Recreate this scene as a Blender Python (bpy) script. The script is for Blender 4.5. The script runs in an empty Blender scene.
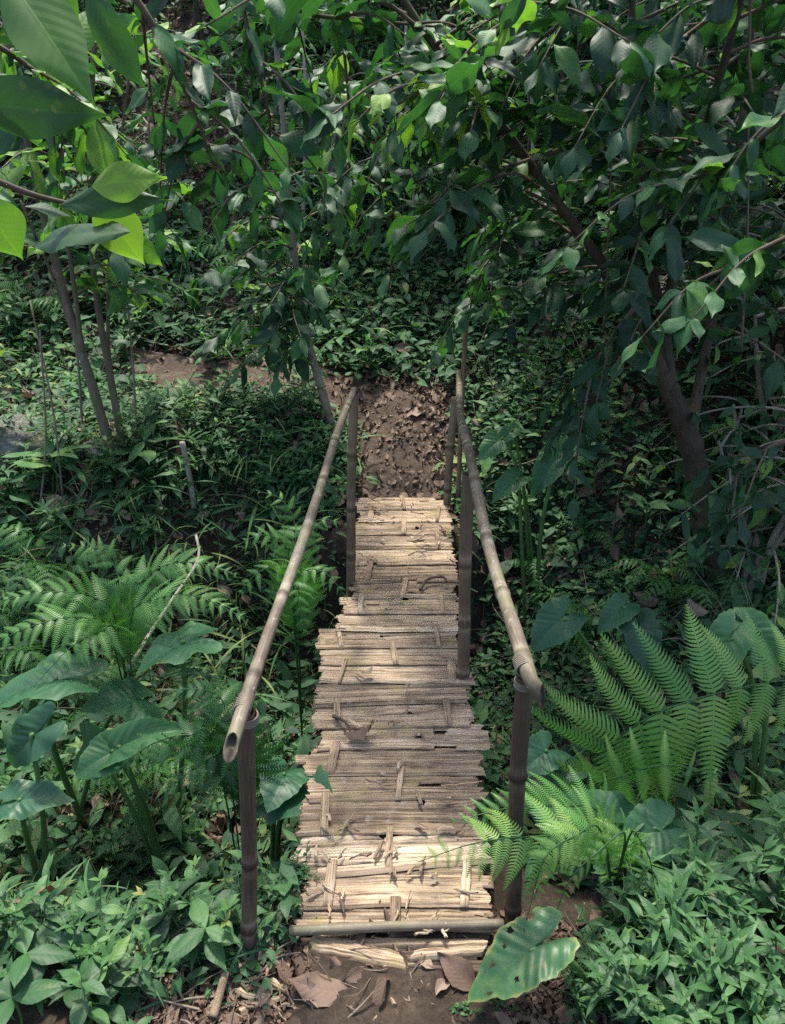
import bpy, math
import numpy as np
from mathutils import Vector, noise as mnoise

rng = np.random.default_rng(11)
R = math.radians
PI = math.pi
scene = bpy.context.scene
COL = scene.collection

# ------------------------------------------------------------------ camera
W, HPX, F = 785, 1024, 770.0
CAMZ, PITCH = 2.1, R(27.5)
ct, st = math.cos(PITCH), math.sin(PITCH)
FW = np.array([0, ct, -st]); UP = np.array([0, st, ct]); RT = np.array([1.0, 0, 0])
CAM = np.array([0, 0, CAMZ])


def ray(px, py):
    return FW + (px - W / 2) / F * RT - (py - HPX / 2) / F * UP


def at(px, py, Y):
    d = ray(px, py)
    return CAM + d * (Y / d[1])


def onz(px, py, z=0.0):
    d = ray(px, py)
    return CAM + d * ((z - CAMZ) / d[2])


def nrm(v):
    v = np.asarray(v, float)
    return v / (np.linalg.norm(v, axis=-1, keepdims=True) + 1e-12)


# ------------------------------------------------------------------ noise
_h = np.random.default_rng(3).random((256, 256))


def vnoise(x, y):
    x = np.asarray(x, float); y = np.asarray(y, float)
    xi = np.floor(x).astype(int); yi = np.floor(y).astype(int)
    fx = x - xi; fy = y - yi
    fx = fx * fx * (3 - 2 * fx); fy = fy * fy * (3 - 2 * fy)
    a = _h[xi % 256, yi % 256]; b = _h[(xi + 1) % 256, yi % 256]
    c = _h[xi % 256, (yi + 1) % 256]; d = _h[(xi + 1) % 256, (yi + 1) % 256]
    return (a * (1 - fx) + b * fx) * (1 - fy) + (c * (1 - fx) + d * fx) * fy - .5


def fbm(x, y, o=4):
    s = 0; a = 1; f = 1
    for _ in range(o):
        s = s + a * vnoise(x * f + 17.3 * _, y * f - 9.1 * _); a *= .5; f *= 2.03
    return s


def ss(a, b, x):
    t = np.clip((np.asarray(x, float) - a) / (b - a), 0, 1)
    return t * t * (3 - 2 * t)


# ------------------------------------------------------------------ terrain
def height(x, y):
    x = np.asarray(x, float); y = np.asarray(y, float)
    near = -.045 + .32 * ss(1.1, -1.2, y) + .05 * ss(.5, 1.2, np.abs(x))
    yn = 1.62 + .12 * np.sin(x * 1.7 + .6) - .1 * ss(.25, .6, np.abs(x))
    right = ss(.35, 1.5, x)
    left = ss(-.6, -2.2, x)
    depth = -.95 + .62 * ss(.5, 1.5, x) + .45 * ss(-.5, -1.6, x)
    yf = 4.25 - .25 * left
    g_in = ss(yn - .05, yn + .55, y)
    z = near * (1 - g_in) + depth * g_in
    far = .34 - .03 * left
    g_out = ss(yf - .75 - .3 * left, yf + .5, y)
    z = z * (1 - g_out) + far * g_out
    # a low lump of bank left of the path's end
    z = z + .03 * np.exp(-((x + 1.3) / .8) ** 2 - ((y - 4.45) / .45) ** 2)
    yh = 5.6 - 1.75 * right + .1 * left
    sl = .9 - .14 * right
    t = y - yh
    hill = sl * .5 * (t + np.sqrt(t * t + .18)) - sl * .5 * (np.sqrt(25 + .18) - 5) * 0
    hill = hill * ss(yh - 1.2, yh - .2, y)
    z = z + hill + .25 * ss(1.6, 4.5, x) * ss(2.0, 4.0, y)
    cm = ss(.62, .38, np.abs(x - .06)) * ss(3.85, 4.0, y) * ss(5.4, 5.0, y)
    z = z * (1 - cm) + (-.06 + .4 * (.45 * ss(4.2, 4.75, y) + .55 * ss(4.55, 5.15, y))) * cm
    rough = .35 + .65 * ss(1.9, 3.0, y)
    pathm = ss(.9, .3, np.abs(y - 5.15)) * ss(.7, .2, x) * ss(-2.6, -2.0, x)
    z = z + (fbm(x * 1.1, y * 1.1, 4) * .22 * rough + fbm(x * 6, y * 6, 3) * .035) * (1 - .6 * pathm)
    return z


def hz(x, y):
    return float(height(x, y))


def ground(px, py, y0=.8):
    d = ray(px, py)
    t = y0 / d[1]
    for _ in range(2500):
        p = CAM + d * t
        if p[2] < hz(p[0], p[1]):
            return p
        t += .006
    return p


# ------------------------------------------------------------------ objects
def tag(o, label=None, cat=None, group=None, kind=None):
    if label: o['label'] = label
    if cat: o['category'] = cat
    if group: o['group'] = group
    if kind: o['kind'] = kind
    return o


def empty(name, loc, label, cat, group=None, rz=0):
    o = bpy.data.objects.new(name, None)
    o.empty_display_size = .1
    COL.objects.link(o)
    o.location = [float(c) for c in loc]
    o.rotation_euler = (0, 0, rz)
    return tag(o, label, cat, group)


def dup(root, loc, rot, sc, label=None, group=None):
    r = root.copy(); COL.objects.link(r)
    r.location = [float(c) for c in loc]
    r.rotation_euler = rot
    r.scale = (sc, sc, sc) if np.isscalar(sc) else sc
    if label: r['label'] = label
    if group: r['group'] = group
    for ch in list(root.children):
        c = ch.copy(); COL.objects.link(c); c.parent = r
        for g in list(ch.children):
            d = g.copy(); COL.objects.link(d); d.parent = c
    return r


class MB:
    """collects geometry and links it as one mesh object"""
    def __init__(self):
        self.V = []; self.L = []; self.S = []; self.U = []; self.T = []; self.n = 0

    def add(self, V, L, S, UV, T):
        V = np.asarray(V, float)
        self.V.append(V); self.L.append(np.asarray(L, int) + self.n); self.S.append(np.asarray(S, int))
        self.U.append(np.asarray(UV, float))
        self.T.append(np.broadcast_to(np.asarray(T, float), (len(V),)))
        self.n += len(V)

    def inst(self, tpl, M, tint, tv=0.0):
        """tpl placed by N 3x4 matrices"""
        M = np.asarray(M, float)
        N = len(M)
        if N == 0: return
        V, L, S, UV = tpl
        m = len(V)
        P = np.einsum('nij,mj->nmi', M[:, :, :3], V) + M[:, None, :, 3]
        L2 = (L[None, :] + (np.arange(N) * m)[:, None]).ravel()
        self.add(P.reshape(-1, 3), L2, np.tile(S, N), np.tile(UV, (N, 1)), np.repeat(np.asarray(tint, float), m) + np.tile(np.broadcast_to(np.asarray(tv, float), (m,)), N))

    def tube(self, P, r, sides=8, tint=.5, cap=True):
        P = np.asarray(P, float); n = len(P)
        r = np.broadcast_to(np.asarray(r, float), (n,))
        T = np.gradient(P, axis=0); T = nrm(T)
        a = np.array([0, 0, 1.0]) if abs(T[0][2]) < .9 else np.array([1.0, 0, 0])
        N = np.zeros((n, 3)); N[0] = nrm(np.cross(T[0], a))
        for i in range(1, n):
            v = N[i - 1] - T[i] * np.dot(N[i - 1], T[i]); N[i] = nrm(v)
        B = np.cross(T, N)
        an = np.linspace(0, 2 * PI, sides, endpoint=False)
        ring = N[:, None, :] * np.cos(an)[None, :, None] + B[:, None, :] * np.sin(an)[None, :, None]
        V = P[:, None, :] + ring * r[:, None, None]
        s = np.concatenate([[0], np.cumsum(np.linalg.norm(np.diff(P, axis=0), axis=1))])
        UV = np.stack([np.broadcast_to(np.abs(an / PI - 1), (n, sides)), np.broadcast_to(s[:, None], (n, sides))], -1).reshape(-1, 2)
        i = np.arange(n - 1)[:, None] * sides; j = np.arange(sides)[None, :]; k = (j + 1) % sides
        Lq = np.stack([i + j, i + k, i + k + sides, i + j + sides], -1).reshape(-1)
        L = list(Lq); S = [4] * ((n - 1) * sides)
        if cap:
            L += list(range(sides))[::-1]; S.append(sides)
            L += list(range((n - 1) * sides, n * sides)); S.append(sides)
        tt = np.repeat(np.broadcast_to(np.asarray(tint, float), (n,)), sides)
        self.add(V.reshape(-1, 3), L, S, UV, tt)

    def build(self, name, mat, parent=None, smooth=True, origin=None):
        V = np.concatenate(self.V); L = np.concatenate(self.L); S = np.concatenate(self.S)
        U = np.concatenate(self.U); T = np.concatenate(self.T)
        if origin is not None: V = V - np.asarray(origin)
        me = bpy.data.meshes.new(name)
        me.vertices.add(len(V)); me.vertices.foreach_set('co', V.astype(np.float32).ravel())
        me.loops.add(len(L)); me.loops.foreach_set('vertex_index', L.astype(np.int32))
        me.polygons.add(len(S))
        start = np.concatenate([[0], np.cumsum(S)[:-1]])
        me.polygons.foreach_set('loop_start', start.astype(np.int32))
        me.polygons.foreach_set('use_smooth', np.full(len(S), smooth))
        uv = me.uv_layers.new(name='UVMap')
        uv.data.foreach_set('uv', U[L].astype(np.float32).ravel())
        at_ = me.attributes.new('tint', 'FLOAT', 'POINT')
        at_.data.foreach_set('value', T.astype(np.float32))
        me.update(calc_edges=True); me.validate()
        me.materials.append(mat)
        o = bpy.data.objects.new(name, me); COL.objects.link(o)
        if parent is not None:
            o.parent = parent
        elif origin is not None:
            o.location = [float(c) for c in origin]
        return o


def frames(pos, d, n, sx, sy=None, sz=None):
    """3x4 matrices: local y along d, local z towards n"""
    pos = np.atleast_2d(np.asarray(pos, float)); d = nrm(np.atleast_2d(d)); n = np.atleast_2d(np.asarray(n, float))
    x = nrm(np.cross(d, n)); z = np.cross(x, d)
    N = len(pos)
    sx = np.broadcast_to(np.asarray(sx, float), (N,)); sy = sx if sy is None else np.broadcast_to(np.asarray(sy, float), (N,))
    sz = sx if sz is None else np.broadcast_to(np.asarray(sz, float), (N,))
    return np.stack([x * sx[:, None], d * sy[:, None], z * sz[:, None], pos], -1)


class BranchList:
    """keeps every branch as a mesh of its own"""
    def __init__(self): self.items = []
    def tube(self, *a, **k):
        b = MB(); b.tube(*a, **k); self.items.append(b)


def grid_faces(nx, ny):
    i = np.arange(ny - 1)[:, None] * nx; j = np.arange(nx - 1)[None, :]
    L = np.stack([i + j, i + j + 1, i + j + 1 + nx, i + j + nx], -1).reshape(-1)
    return L, np.full((nx - 1) * (ny - 1), 4)


# ------------------------------------------------------------------ leaf shapes
def leaf_tpl(nx=5, ny=8, w=.4, peak=.42, tip=.12, fold=.12, droop=.5, corr=.0, nv=9, wave=.0, seed=0, twist=0.0):
    """a leaf of length 1 along y, blade tapering from a peak at `peak`, with a drip tip"""
    r = np.random.default_rng(seed)
    v = np.linspace(0, 1, ny)
    p = np.where(v < peak, np.sin(.5 * PI * v / peak) ** .8, np.cos(.5 * PI * (v - peak) / (1 - peak)) ** (1.1 + tip * 3))
    half = .5 * w * np.maximum(p, .004); half[0] = .008; half[-1] = .002
    u = np.linspace(-1, 1, nx)
    U, Vv = np.meshgrid(u, v)
    Hh = half[:, None]
    x = U * Hh
    au = np.abs(U)
    z = au * Hh * fold * 2 - .25 * (au ** 2) * Hh
    if corr:
        z = z + corr * np.cos(2 * PI * (Vv * nv - au * 1.6)) * au * (p[:, None]) * .5
    if wave:
        z = z + wave * np.sin(Vv * (9 + 4 * r.random()) + U * 1.3 + r.random() * 6) * au ** 2
    ang = droop * (v ** 1.4)
    dy = np.cos(ang); dz = -np.sin(ang)
    st_ = 1 / (ny - 1)
    yy = np.concatenate([[0], np.cumsum((dy[1:] + dy[:-1]) / 2 * st_)])
    zz = np.concatenate([[0], np.cumsum((dz[1:] + dz[:-1]) / 2 * st_)])
    Y = yy[:, None] + np.sin(ang)[:, None] * z
    Z = zz[:, None] + np.cos(ang)[:, None] * z
    if twist:
        a = twist * Vv
        x, Z = x * np.cos(a) - (Z - zz[:, None]) * np.sin(a), zz[:, None] + x * np.sin(a) + (Z - zz[:, None]) * np.cos(a)
    V = np.stack([x, Y, Z], -1).reshape(-1, 3)
    UV = np.stack([U * .5 * w * p[:, None] + .5, Vv], -1).reshape(-1, 2)
    L, S = grid_faces(nx, ny)
    return V, L, S, UV


def heart_tpl(nr=9, na=48, asp=.72, sinus=.12, lobe=.62, fold=.22, droop=.7, wave=.03, seed=0, holes=None):
    """arrow-heart blade (elephant ear), stalk joint at the origin, tip at y = 1"""
    r_ = np.random.default_rng(seed)
    th = np.linspace(-PI, PI, na + 1)
    a = np.abs(th) / PI
    kx = np.array([0, .04, .1, .2, .34, .5, .64, .76, .85, .91, .955, .985, 1.0])
    ky = np.array([1.0, .86, .70, .56, .47, .43, .46, lobe * .93, lobe * 1.08, lobe * 1.0, lobe * .62, sinus * 1.3, sinus * .8])
    Rr = np.interp(a, kx, ky)
    rr = np.linspace(0, 1, nr) ** .9
    A, Q = np.meshgrid(th, rr)
    RR = Rr[None, :] * Q
    RR = RR * (1 + .025 * Q * np.sin(A * 11 + r_.random() * 6) + .02 * Q * np.sin(A * 23 + r_.random() * 6))
    x = np.sin(A) * RR * asp * 1.25
    y = np.cos(A) * RR
    ax = np.abs(x)
    z = fold * ax - .28 * ax ** 2 + wave * np.sin(A * 5 + r_.random() * 6) * Q ** 2
    z = z + .012 * np.cos(2 * PI * (y * 6 - ax * 4.2)) * np.minimum(ax * 5, 1) * np.minimum(1, (1 - Q) * 6 + .3)
    ang = droop * y
    yy = np.where(np.abs(droop) > 1e-3, np.sin(ang) / droop, y)
    zz = np.where(np.abs(droop) > 1e-3, -(1 - np.cos(ang)) / droop, 0)
    V = np.stack([x, yy + z * np.sin(ang), zz + z * np.cos(ang)], -1).reshape(-1, 3)
    UV = np.stack([x * .9 + .5, y], -1).reshape(-1, 2)
    L, S = grid_faces(na + 1, nr)
    if holes:
        keep = []
        F4 = L.reshape(-1, 4)
        c = np.stack([x.ravel(), y.ravel()], -1)[F4].mean(1)
        for q in c:
            ok = True
            for hx, hy, hr in holes:
                if (q[0] - hx) ** 2 + (q[1] - hy) ** 2 < hr * hr: ok = False
            keep.append(ok)
        keep = np.array(keep)
        L = F4[keep].ravel(); S = S[keep]
    return V, L, S, UV


def pinna_tpl(n=22, plen=.16, curve=.5, wid=.03, fwd=.35):
    """one fern pinna of length 1 along y, with narrow leaflets on both sides"""
    Vs, Ls, Ss, Us = [], [], [], []
    k = 0
    def P(s):
        a = curve * s
        return np.array([0, math.sin(a) / curve if curve else s, -(1 - math.cos(a)) / curve if curve else 0])
    for i in range(n):
        s = (i + .7) / n
        base = P(s)
        t = nrm(P(s + .01) - P(s - .01))
        ln = plen * (1 - .9 * s ** 1.6) * (.75 + .5 * min(1, s * 5) * .5)
        for sd in (-1, 1):
            d = nrm(np.array([sd, 0, 0]) + t * fwd + np.array([0, 0, -.12]))
            b0 = base - t * wid * .55; b1 = base + t * wid * .45
            m0 = base + d * ln * .55 - t * wid * .42 + np.array([0, 0, .01]); m1 = base + d * ln * .55 + t * wid * .3 + np.array([0, 0, .01])
            tip = base + d * ln + t * wid * .5 + np.array([0, 0, -.015])
            Vs += [b0, b1, m1, m0, tip]
            if sd > 0: Ls += [k, k + 3, k + 2, k + 1, k + 3, k + 4, k + 2]
            else: Ls += [k, k + 1, k + 2, k + 3, k + 3, k + 2, k + 4]
            Ss += [4, 3]
            Us += [(.5, s)] * 2 + [(.6, s)] * 2 + [(.75, s)]
            k += 5
    # midrib strip
    for i in range(8):
        a, b = P(i / 8), P((i + 1) / 8)
        w_ = .006
        Vs += [a + [-w_, 0, .004], a + [w_, 0, .004], b + [w_, 0, .004], b + [-w_, 0, .004]]
        Ls += [k, k + 1, k + 2, k + 3]; Ss.append(4); Us += [(.5, 0)] * 4; k += 4
    return np.array(Vs), np.array(Ls), np.array(Ss), np.array(Us)


def smooth_path(P, n):
    """Catmull-Rom through the points, n samples"""
    P = np.asarray(P, float)
    if len(P) == 2:
        return P[0] + (P[1] - P[0]) * np.linspace(0, 1, n)[:, None]
    Q = np.vstack([2 * P[0] - P[1], P, 2 * P[-1] - P[-2]])
    t = np.linspace(0, len(P) - 1 - 1e-9, n)
    i = t.astype(int); f = (t - i)[:, None]
    a, b, c, d = Q[i], Q[i + 1], Q[i + 2], Q[i + 3]
    return .5 * ((2 * b) + (c - a) * f + (2 * a - 5 * b + 4 * c - d) * f ** 2 + (-a + 3 * b - 3 * c + d) * f ** 3)


# ------------------------------------------------------------------ materials
def new_mat(name):
    m = bpy.data.materials.new(name); m.use_nodes = True
    nt = m.node_tree; nt.nodes.clear()
    return m, nt


class NT:
    def __init__(self, nt): self.nt = nt
    def n(self, t, **k):
        o = self.nt.nodes.new(t)
        for a, b in k.items(): setattr(o, a, b)
        return o
    def l(self, a, b): self.nt.links.new(a, b)
    def val(self, x, sock):
        if isinstance(x, (int, float)): sock.default_value = x
        elif isinstance(x, tuple): sock.default_value = x if len(x) == 4 or len(sock.default_value) == 3 else (*x, 1)
        else: self.l(x, sock)
    def math(self, op, a, b=0.0, c=None, clamp=False):
        o = self.n('ShaderNodeMath', operation=op, use_clamp=clamp)
        self.val(a, o.inputs[0]); self.val(b, o.inputs[1])
        if c is not None: self.val(c, o.inputs[2])
        return o.outputs[0]
    def mix(self, f, a, b, mode='MIX'):
        o = self.n('ShaderNodeMix', data_type='RGBA', blend_type=mode)
        self.val(f, o.inputs[0]); self.val(a, o.inputs[6]); self.val(b, o.inputs[7])
        return o.outputs[2]
    def noise(self, vec, scale, detail=3, rough=.55):
        o = self.n('ShaderNodeTexNoise'); o.inputs['Scale'].default_value = scale
        o.inputs['Detail'].default_value = detail; o.inputs['Roughness'].default_value = rough
        if vec is not None: self.l(vec, o.inputs['Vector'])
        return o.outputs[0]
    def map(self, vec, sc):
        o = self.n('ShaderNodeMapping'); o.inputs['Scale'].default_value = sc; self.l(vec, o.inputs['Vector'])
        return o.outputs[0]
    def ramp(self, f, stops):
        o = self.n('ShaderNodeValToRGB')
        e = o.color_ramp.elements
        e[0].position, e[0].color = stops[0][0], (*stops[0][1], 1)
        e[1].position, e[1].color = stops[-1][0], (*stops[-1][1], 1)
        for p, c in stops[1:-1]:
            q = e.new(p); q.color = (*c, 1)
        self.l(f, o.inputs[0])
        return o.outputs[0]


def leaf_mat(name, stops, rough=.42, trans=.3, nv=9, vein=.35, veinslope=1.1, mott=.35, mscale=9, latw=.045, bump=.15, spot=.0, tcol=(1.5, 2.0, .55), spec=.34):
    m, nt = new_mat(name); t = NT(nt)
    out = t.n('ShaderNodeOutputMaterial')
    uv = t.n('ShaderNodeUVMap', uv_map='UVMap').outputs[0]
    tint = t.n('ShaderNodeAttribute', attribute_name='tint').outputs['Fac']
    oi = t.n('ShaderNodeObjectInfo').outputs['Random']
    geo = t.n('ShaderNodeNewGeometry')
    nz = t.noise(geo.outputs['Position'], mscale, 3)
    f = t.math('ADD', tint, t.math('MULTIPLY', t.math('SUBTRACT', nz, .5), mott))
    f = t.math('ADD', f, t.math('MULTIPLY', t.math('SUBTRACT', oi, .5), .12), clamp=True)
    base = t.ramp(f, stops)
    sep = t.n('ShaderNodeSeparateXYZ'); t.l(uv, sep.inputs[0])
    au = t.math('ABSOLUTE', t.math('SUBTRACT', sep.outputs[0], .5))
    mid = t.math('SUBTRACT', 1.0, t.math('DIVIDE', au, .013), clamp=True)
    lat = t.math('FRACT', t.math('MULTIPLY', t.math('SUBTRACT', sep.outputs[1], t.math('MULTIPLY', au, veinslope)), nv))
    lat = t.math('ABSOLUTE', t.math('SUBTRACT', lat, .5))
    latm = t.math('SUBTRACT', 1.0, t.math('DIVIDE', lat, latw), clamp=True)
    vm = t.math('MAXIMUM', mid, t.math('MULTIPLY', latm, .55))
    light = t.mix(1.0, base, (1.9, 1.75, 1.7, 1), 'MULTIPLY')
    col = t.mix(t.math('MULTIPLY', vm, vein), base, light)
    if spot:
        sp = t.noise(geo.outputs['Position'], 38, 2)
        sm = t.math('MULTIPLY', t.math('SUBTRACT', sp, .66, clamp=True), 8 * spot, clamp=True)
        col = t.mix(sm, col, (.16, .15, .05, 1))
    bs = t.n('ShaderNodeBsdfPrincipled')
    t.l(col, bs.inputs['Base Color'])
    rn = t.math('ADD', rough - .08, t.math('MULTIPLY', nz, .16))
    t.l(rn, bs.inputs['Roughness'])
    bs.inputs['Specular IOR Level'].default_value = spec
    if bump:
        b = t.n('ShaderNodeBump'); b.inputs['Strength'].default_value = bump; b.inputs['Distance'].default_value = .004
        hgt = t.math('ADD', t.math('MULTIPLY', lat, 1.2), t.math('MULTIPLY', mid, -1.0))
        t.l(hgt, b.inputs['Height']); t.l(b.outputs[0], bs.inputs['Normal'])
    tr = t.n('ShaderNodeBsdfTranslucent')
    t.l(t.mix(1.0, col, (*tcol, 1), 'MULTIPLY'), tr.inputs['Color'])
    ms = t.n('ShaderNodeMixShader'); ms.inputs[0].default_value = trans
    t.l(bs.outputs[0], ms.inputs[1]); t.l(tr.outputs[0], ms.inputs[2])
    t.l(ms.outputs[0], out.inputs[0])
    return m


def wood_mat(name, stops, fib=(6, 1.2), rough=.75, bump=.4, moss=0.0, mosscol=(.09, .11, .04), nscale=14, dist=.004, uvfib=True, spots=0.0, cracks=0.0):
    """fibrous stem / split bamboo: streaks run along uv.y"""
    m, nt = new_mat(name); t = NT(nt)
    out = t.n('ShaderNodeOutputMaterial')
    uv = t.n('ShaderNodeUVMap', uv_map='UVMap').outputs[0]
    tint = t.n('ShaderNodeAttribute', attribute_name='tint').outputs['Fac']
    geo = t.n('ShaderNodeNewGeometry')
    pos = geo.outputs['Position']
    fb = t.noise(t.map(uv, (fib[0], fib[1], 1)), 5, 4, .6)
    nz = t.noise(pos, nscale, 4)
    f = t.math('ADD', tint, t.math('MULTIPLY', t.math('SUBTRACT', fb, .5), .9))
    f = t.math('ADD', f, t.math('MULTIPLY', t.math('SUBTRACT', nz, .5), .5), clamp=True)
    col = t.ramp(f, stops)
    if cracks:
        cn = t.noise(t.map(uv, (fib[0] * 1.3, fib[1] * .55, 1)), 5, 3, .5)
        cm = t.math('SUBTRACT', 1.0, t.math('DIVIDE', t.math('ABSOLUTE', t.math('SUBTRACT', cn, .44)), .02), clamp=True)
        col = t.mix(t.math('MULTIPLY', cm, cracks), col, (.03, .02, .014, 1))
        fb = t.math('SUBTRACT', fb, t.math('MULTIPLY', cm, .9))
    if cracks:
        st1 = t.noise(t.map(pos, (5, 9, 5)), 1.0, 5, .6)
        sm1 = t.math('MULTIPLY', t.math('SUBTRACT', st1, .5, clamp=True), 4.5, clamp=True)
        col = t.mix(t.math('MULTIPLY', sm1, .7), col, (.075, .052, .036, 1))
        st2 = t.noise(pos, 30, 3, .6)
        col = t.mix(t.math('MULTIPLY', t.math('SUBTRACT', st2, .57, clamp=True), 3.0, clamp=True), col, (.28, .255, .22, 1))
    if moss:
        mz = t.noise(pos, 7, 4)
        mm = t.math('MULTIPLY', t.math('SUBTRACT', mz, .62 - moss * .2, clamp=True), 6, clamp=True)
        col = t.mix(t.math('MULTIPLY', mm, .75), col, (*mosscol, 1))
    if spots:
        sz = t.noise(pos, 55, 2)
        sm = t.math('MULTIPLY', t.math('SUBTRACT', sz, .64, clamp=True), 7 * spots, clamp=True)
        col = t.mix(sm, col, (.38, .37, .33, 1))
    bs = t.n('ShaderNodeBsdfPrincipled'); t.l(col, bs.inputs['Base Color'])
    bs.inputs['Roughness'].default_value = rough; bs.inputs['Specular IOR Level'].default_value = .3
    b = t.n('ShaderNodeBump'); b.inputs['Strength'].default_value = bump; b.inputs['Distance'].default_value = dist
    t.l(t.math('ADD', fb, t.math('MULTIPLY', nz, .6)), b.inputs['Height']); t.l(b.outputs[0], bs.inputs['Normal'])
    t.l(bs.outputs[0], out.inputs[0])
    return m


def soil_mat(name, stops, rough=.95, bump=.8, scale=6):
    m, nt = new_mat(name); t = NT(nt)
    out = t.n('ShaderNodeOutputMaterial')
    pos = t.n('ShaderNodeNewGeometry').outputs['Position']
    a = t.noise(pos, scale, 8, .68); b_ = t.noise(pos, scale * 9, 4, .6)
    f = t.math('ADD', t.math('MULTIPLY', a, .65), t.math('MULTIPLY', b_, .35))
    col = t.ramp(f, stops)
    bs = t.n('ShaderNodeBsdfPrincipled'); t.l(col, bs.inputs['Base Color']); bs.inputs['Roughness'].default_value = rough
    bs.inputs['Specular IOR Level'].default_value = .2
    b = t.n('ShaderNodeBump'); b.inputs['Strength'].default_value = bump; b.inputs['Distance'].default_value = .03
    vo = t.n('ShaderNodeTexVoronoi'); vo.inputs['Scale'].default_value = 45; t.l(pos, vo.inputs['Vector'])
    pv = t.math('MULTIPLY', t.math('SUBTRACT', .28, vo.outputs['Distance'], clamp=True), .45)
    f = t.math('ADD', f, pv)
    t.l(f, b.inputs['Height']); t.l(b.outputs[0], bs.inputs['Normal'])
    t.l(bs.outputs[0], out.inputs[0])
    return m


M = {}
M['coffee'] = leaf_mat('glossy_tree_leaf', [(0, (.012, .034, .02)), (.45, (.024, .075, .036)), (.78, (.05, .135, .042)), (1, (.15, .26, .045))], .54, .28, 10, .3, bump=.1, spot=.5, spec=.26, mott=.6, mscale=14, tcol=(1.3, 1.75, .55))
M['near'] = leaf_mat('large_near_leaf', [(0, (.014, .04, .02)), (.45, (.03, .085, .03)), (.75, (.07, .17, .03)), (1, (.16, .26, .04))], .5, .4, 11, .3, bump=.12, spot=.4, tcol=(1.3, 1.6, .5))
M['herb'] = leaf_mat('herb_leaf', [(0, (.012, .036, .018)), (.45, (.03, .085, .032)), (.82, (.06, .145, .045)), (.95, (.11, .19, .05)), (1, (.2, .2, .06))], .52, .24, 8, .35, bump=.15, spec=.28, mott=.7, mscale=7, spot=.5)
M['taro'] = leaf_mat('elephant_ear_leaf', [(0, (.014, .045, .026)), (.45, (.028, .09, .045)), (.8, (.05, .14, .05)), (1, (.1, .2, .06))], latw=.075, rough=.46, trans=.26, nv=7, vein=.5, veinslope=.9, bump=.2, spot=.55, tcol=(1.6, 2.1, .6))
M['oldtaro'] = leaf_mat('blotched_elephant_ear_leaf', [(0, (.022, .068, .03)), (.45, (.034, .1, .04)), (.66, (.065, .14, .045)), (.85, (.2, .2, .07)), (1, (.24, .15, .07))], mott=1.1, mscale=16, latw=.07, rough=.42, trans=.22, nv=7, vein=.3, veinslope=.9, bump=.2, spot=1.0)
M['fern'] = leaf_mat('fern_leaflet', [(0, (.018, .06, .024)), (.5, (.05, .14, .04)), (.85, (.085, .21, .05)), (1, (.16, .27, .07))], .45, .3, 6, .0, bump=0)
M['cover'] = leaf_mat('ground_cover_leaf', [(0, (.014, .04, .022)), (.5, (.034, .092, .04)), (.85, (.07, .16, .055)), (1, (.17, .22, .07))], .6, .24, 7, .2, bump=0, spec=.22, mott=.5)
M['dead'] = leaf_mat('dry_leaf', [(0, (.045, .03, .022)), (.45, (.12, .08, .058)), (.8, (.22, .16, .115)), (1, (.32, .25, .18))], .7, .08, 9, .4, bump=.3, tcol=(1.2, .9, .6), spec=.25)
M['deck'] = wood_mat('split_bamboo', [(0, (.05, .035, .024)), (.28, (.145, .103, .066)), (.55, (.285, .212, .14)), (.8, (.38, .295, .2)), (1, (.48, .39, .28))], (26, .9), .7, .7, moss=.3, mosscol=(.22, .18, .07), nscale=8, dist=.004, cracks=.8)
M['under'] = wood_mat('shaded_bamboo_pole', [(0, (.03, .02, .014)), (.5, (.11, .08, .055)), (1, (.22, .17, .12))], (20, 1), .8, .5)  # darker copy of the bamboo: shade under the deck put into its colour
M['rail'] = wood_mat('weathered_bamboo_rail', [(0, (.045, .035, .024)), (.35, (.075, .059, .041)), (.65, (.135, .112, .082)), (1, (.25, .22, .17))], (5, 1.0), .6, .3, moss=.45, mosscol=(.13, .13, .07), nscale=16, dist=.002, spots=.6)
M['post'] = wood_mat('dark_bamboo_post', [(0, (.018, .012, .009)), (.45, (.055, .037, .026)), (.75, (.11, .08, .055)), (1, (.2, .155, .11))], (5, .8), .65, .3, moss=.15, mosscol=(.06, .065, .025), nscale=12, dist=.003)  # near posts: the shade on their facing side is put into the colour
M['postpale'] = wood_mat('brown_bamboo_post', [(0, (.045, .028, .018)), (.45, (.12, .082, .055)), (.75, (.2, .15, .1)), (1, (.3, .24, .17))], (5, .8), .65, .3, moss=.15, mosscol=(.1, .1, .04), nscale=12, dist=.003)
M['bark'] = wood_mat('mossy_bark', [(0, (.02, .015, .011)), (.45, (.065, .05, .036)), (.75, (.13, .105, .08)), (1, (.25, .22, .17))], (3, 2.0), .9, .8, moss=.55, mosscol=(.06, .08, .025), nscale=18, dist=.012)
M['stembark'] = wood_mat('brown_mossy_stem', [(0, (.035, .027, .02)), (.45, (.12, .095, .07)), (.8, (.22, .185, .14)), (1, (.32, .28, .22))], (3, 2.0), .9, .6, moss=.5, mosscol=(.08, .1, .035), nscale=20, dist=.006)
M['palebark'] = wood_mat('pale_bark', [(0, (.07, .058, .045)), (.45, (.2, .175, .14)), (.8, (.36, .33, .28)), (1, (.5, .47, .42))], (3, 2.0), .85, .6, moss=.3, mosscol=(.13, .13, .08), nscale=20, dist=.006)
M['twig'] = wood_mat('brown_twig', [(0, (.025, .018, .013)), (.5, (.085, .062, .045)), (1, (.2, .16, .12))], (3, 2), .85, .4, nscale=25, dist=.003)
M['stalk'] = leaf_mat('green_stalk', [(0, (.03, .06, .02)), (.5, (.06, .13, .035)), (1, (.14, .2, .07))], .45, .1, 3, 0, bump=0)
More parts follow.
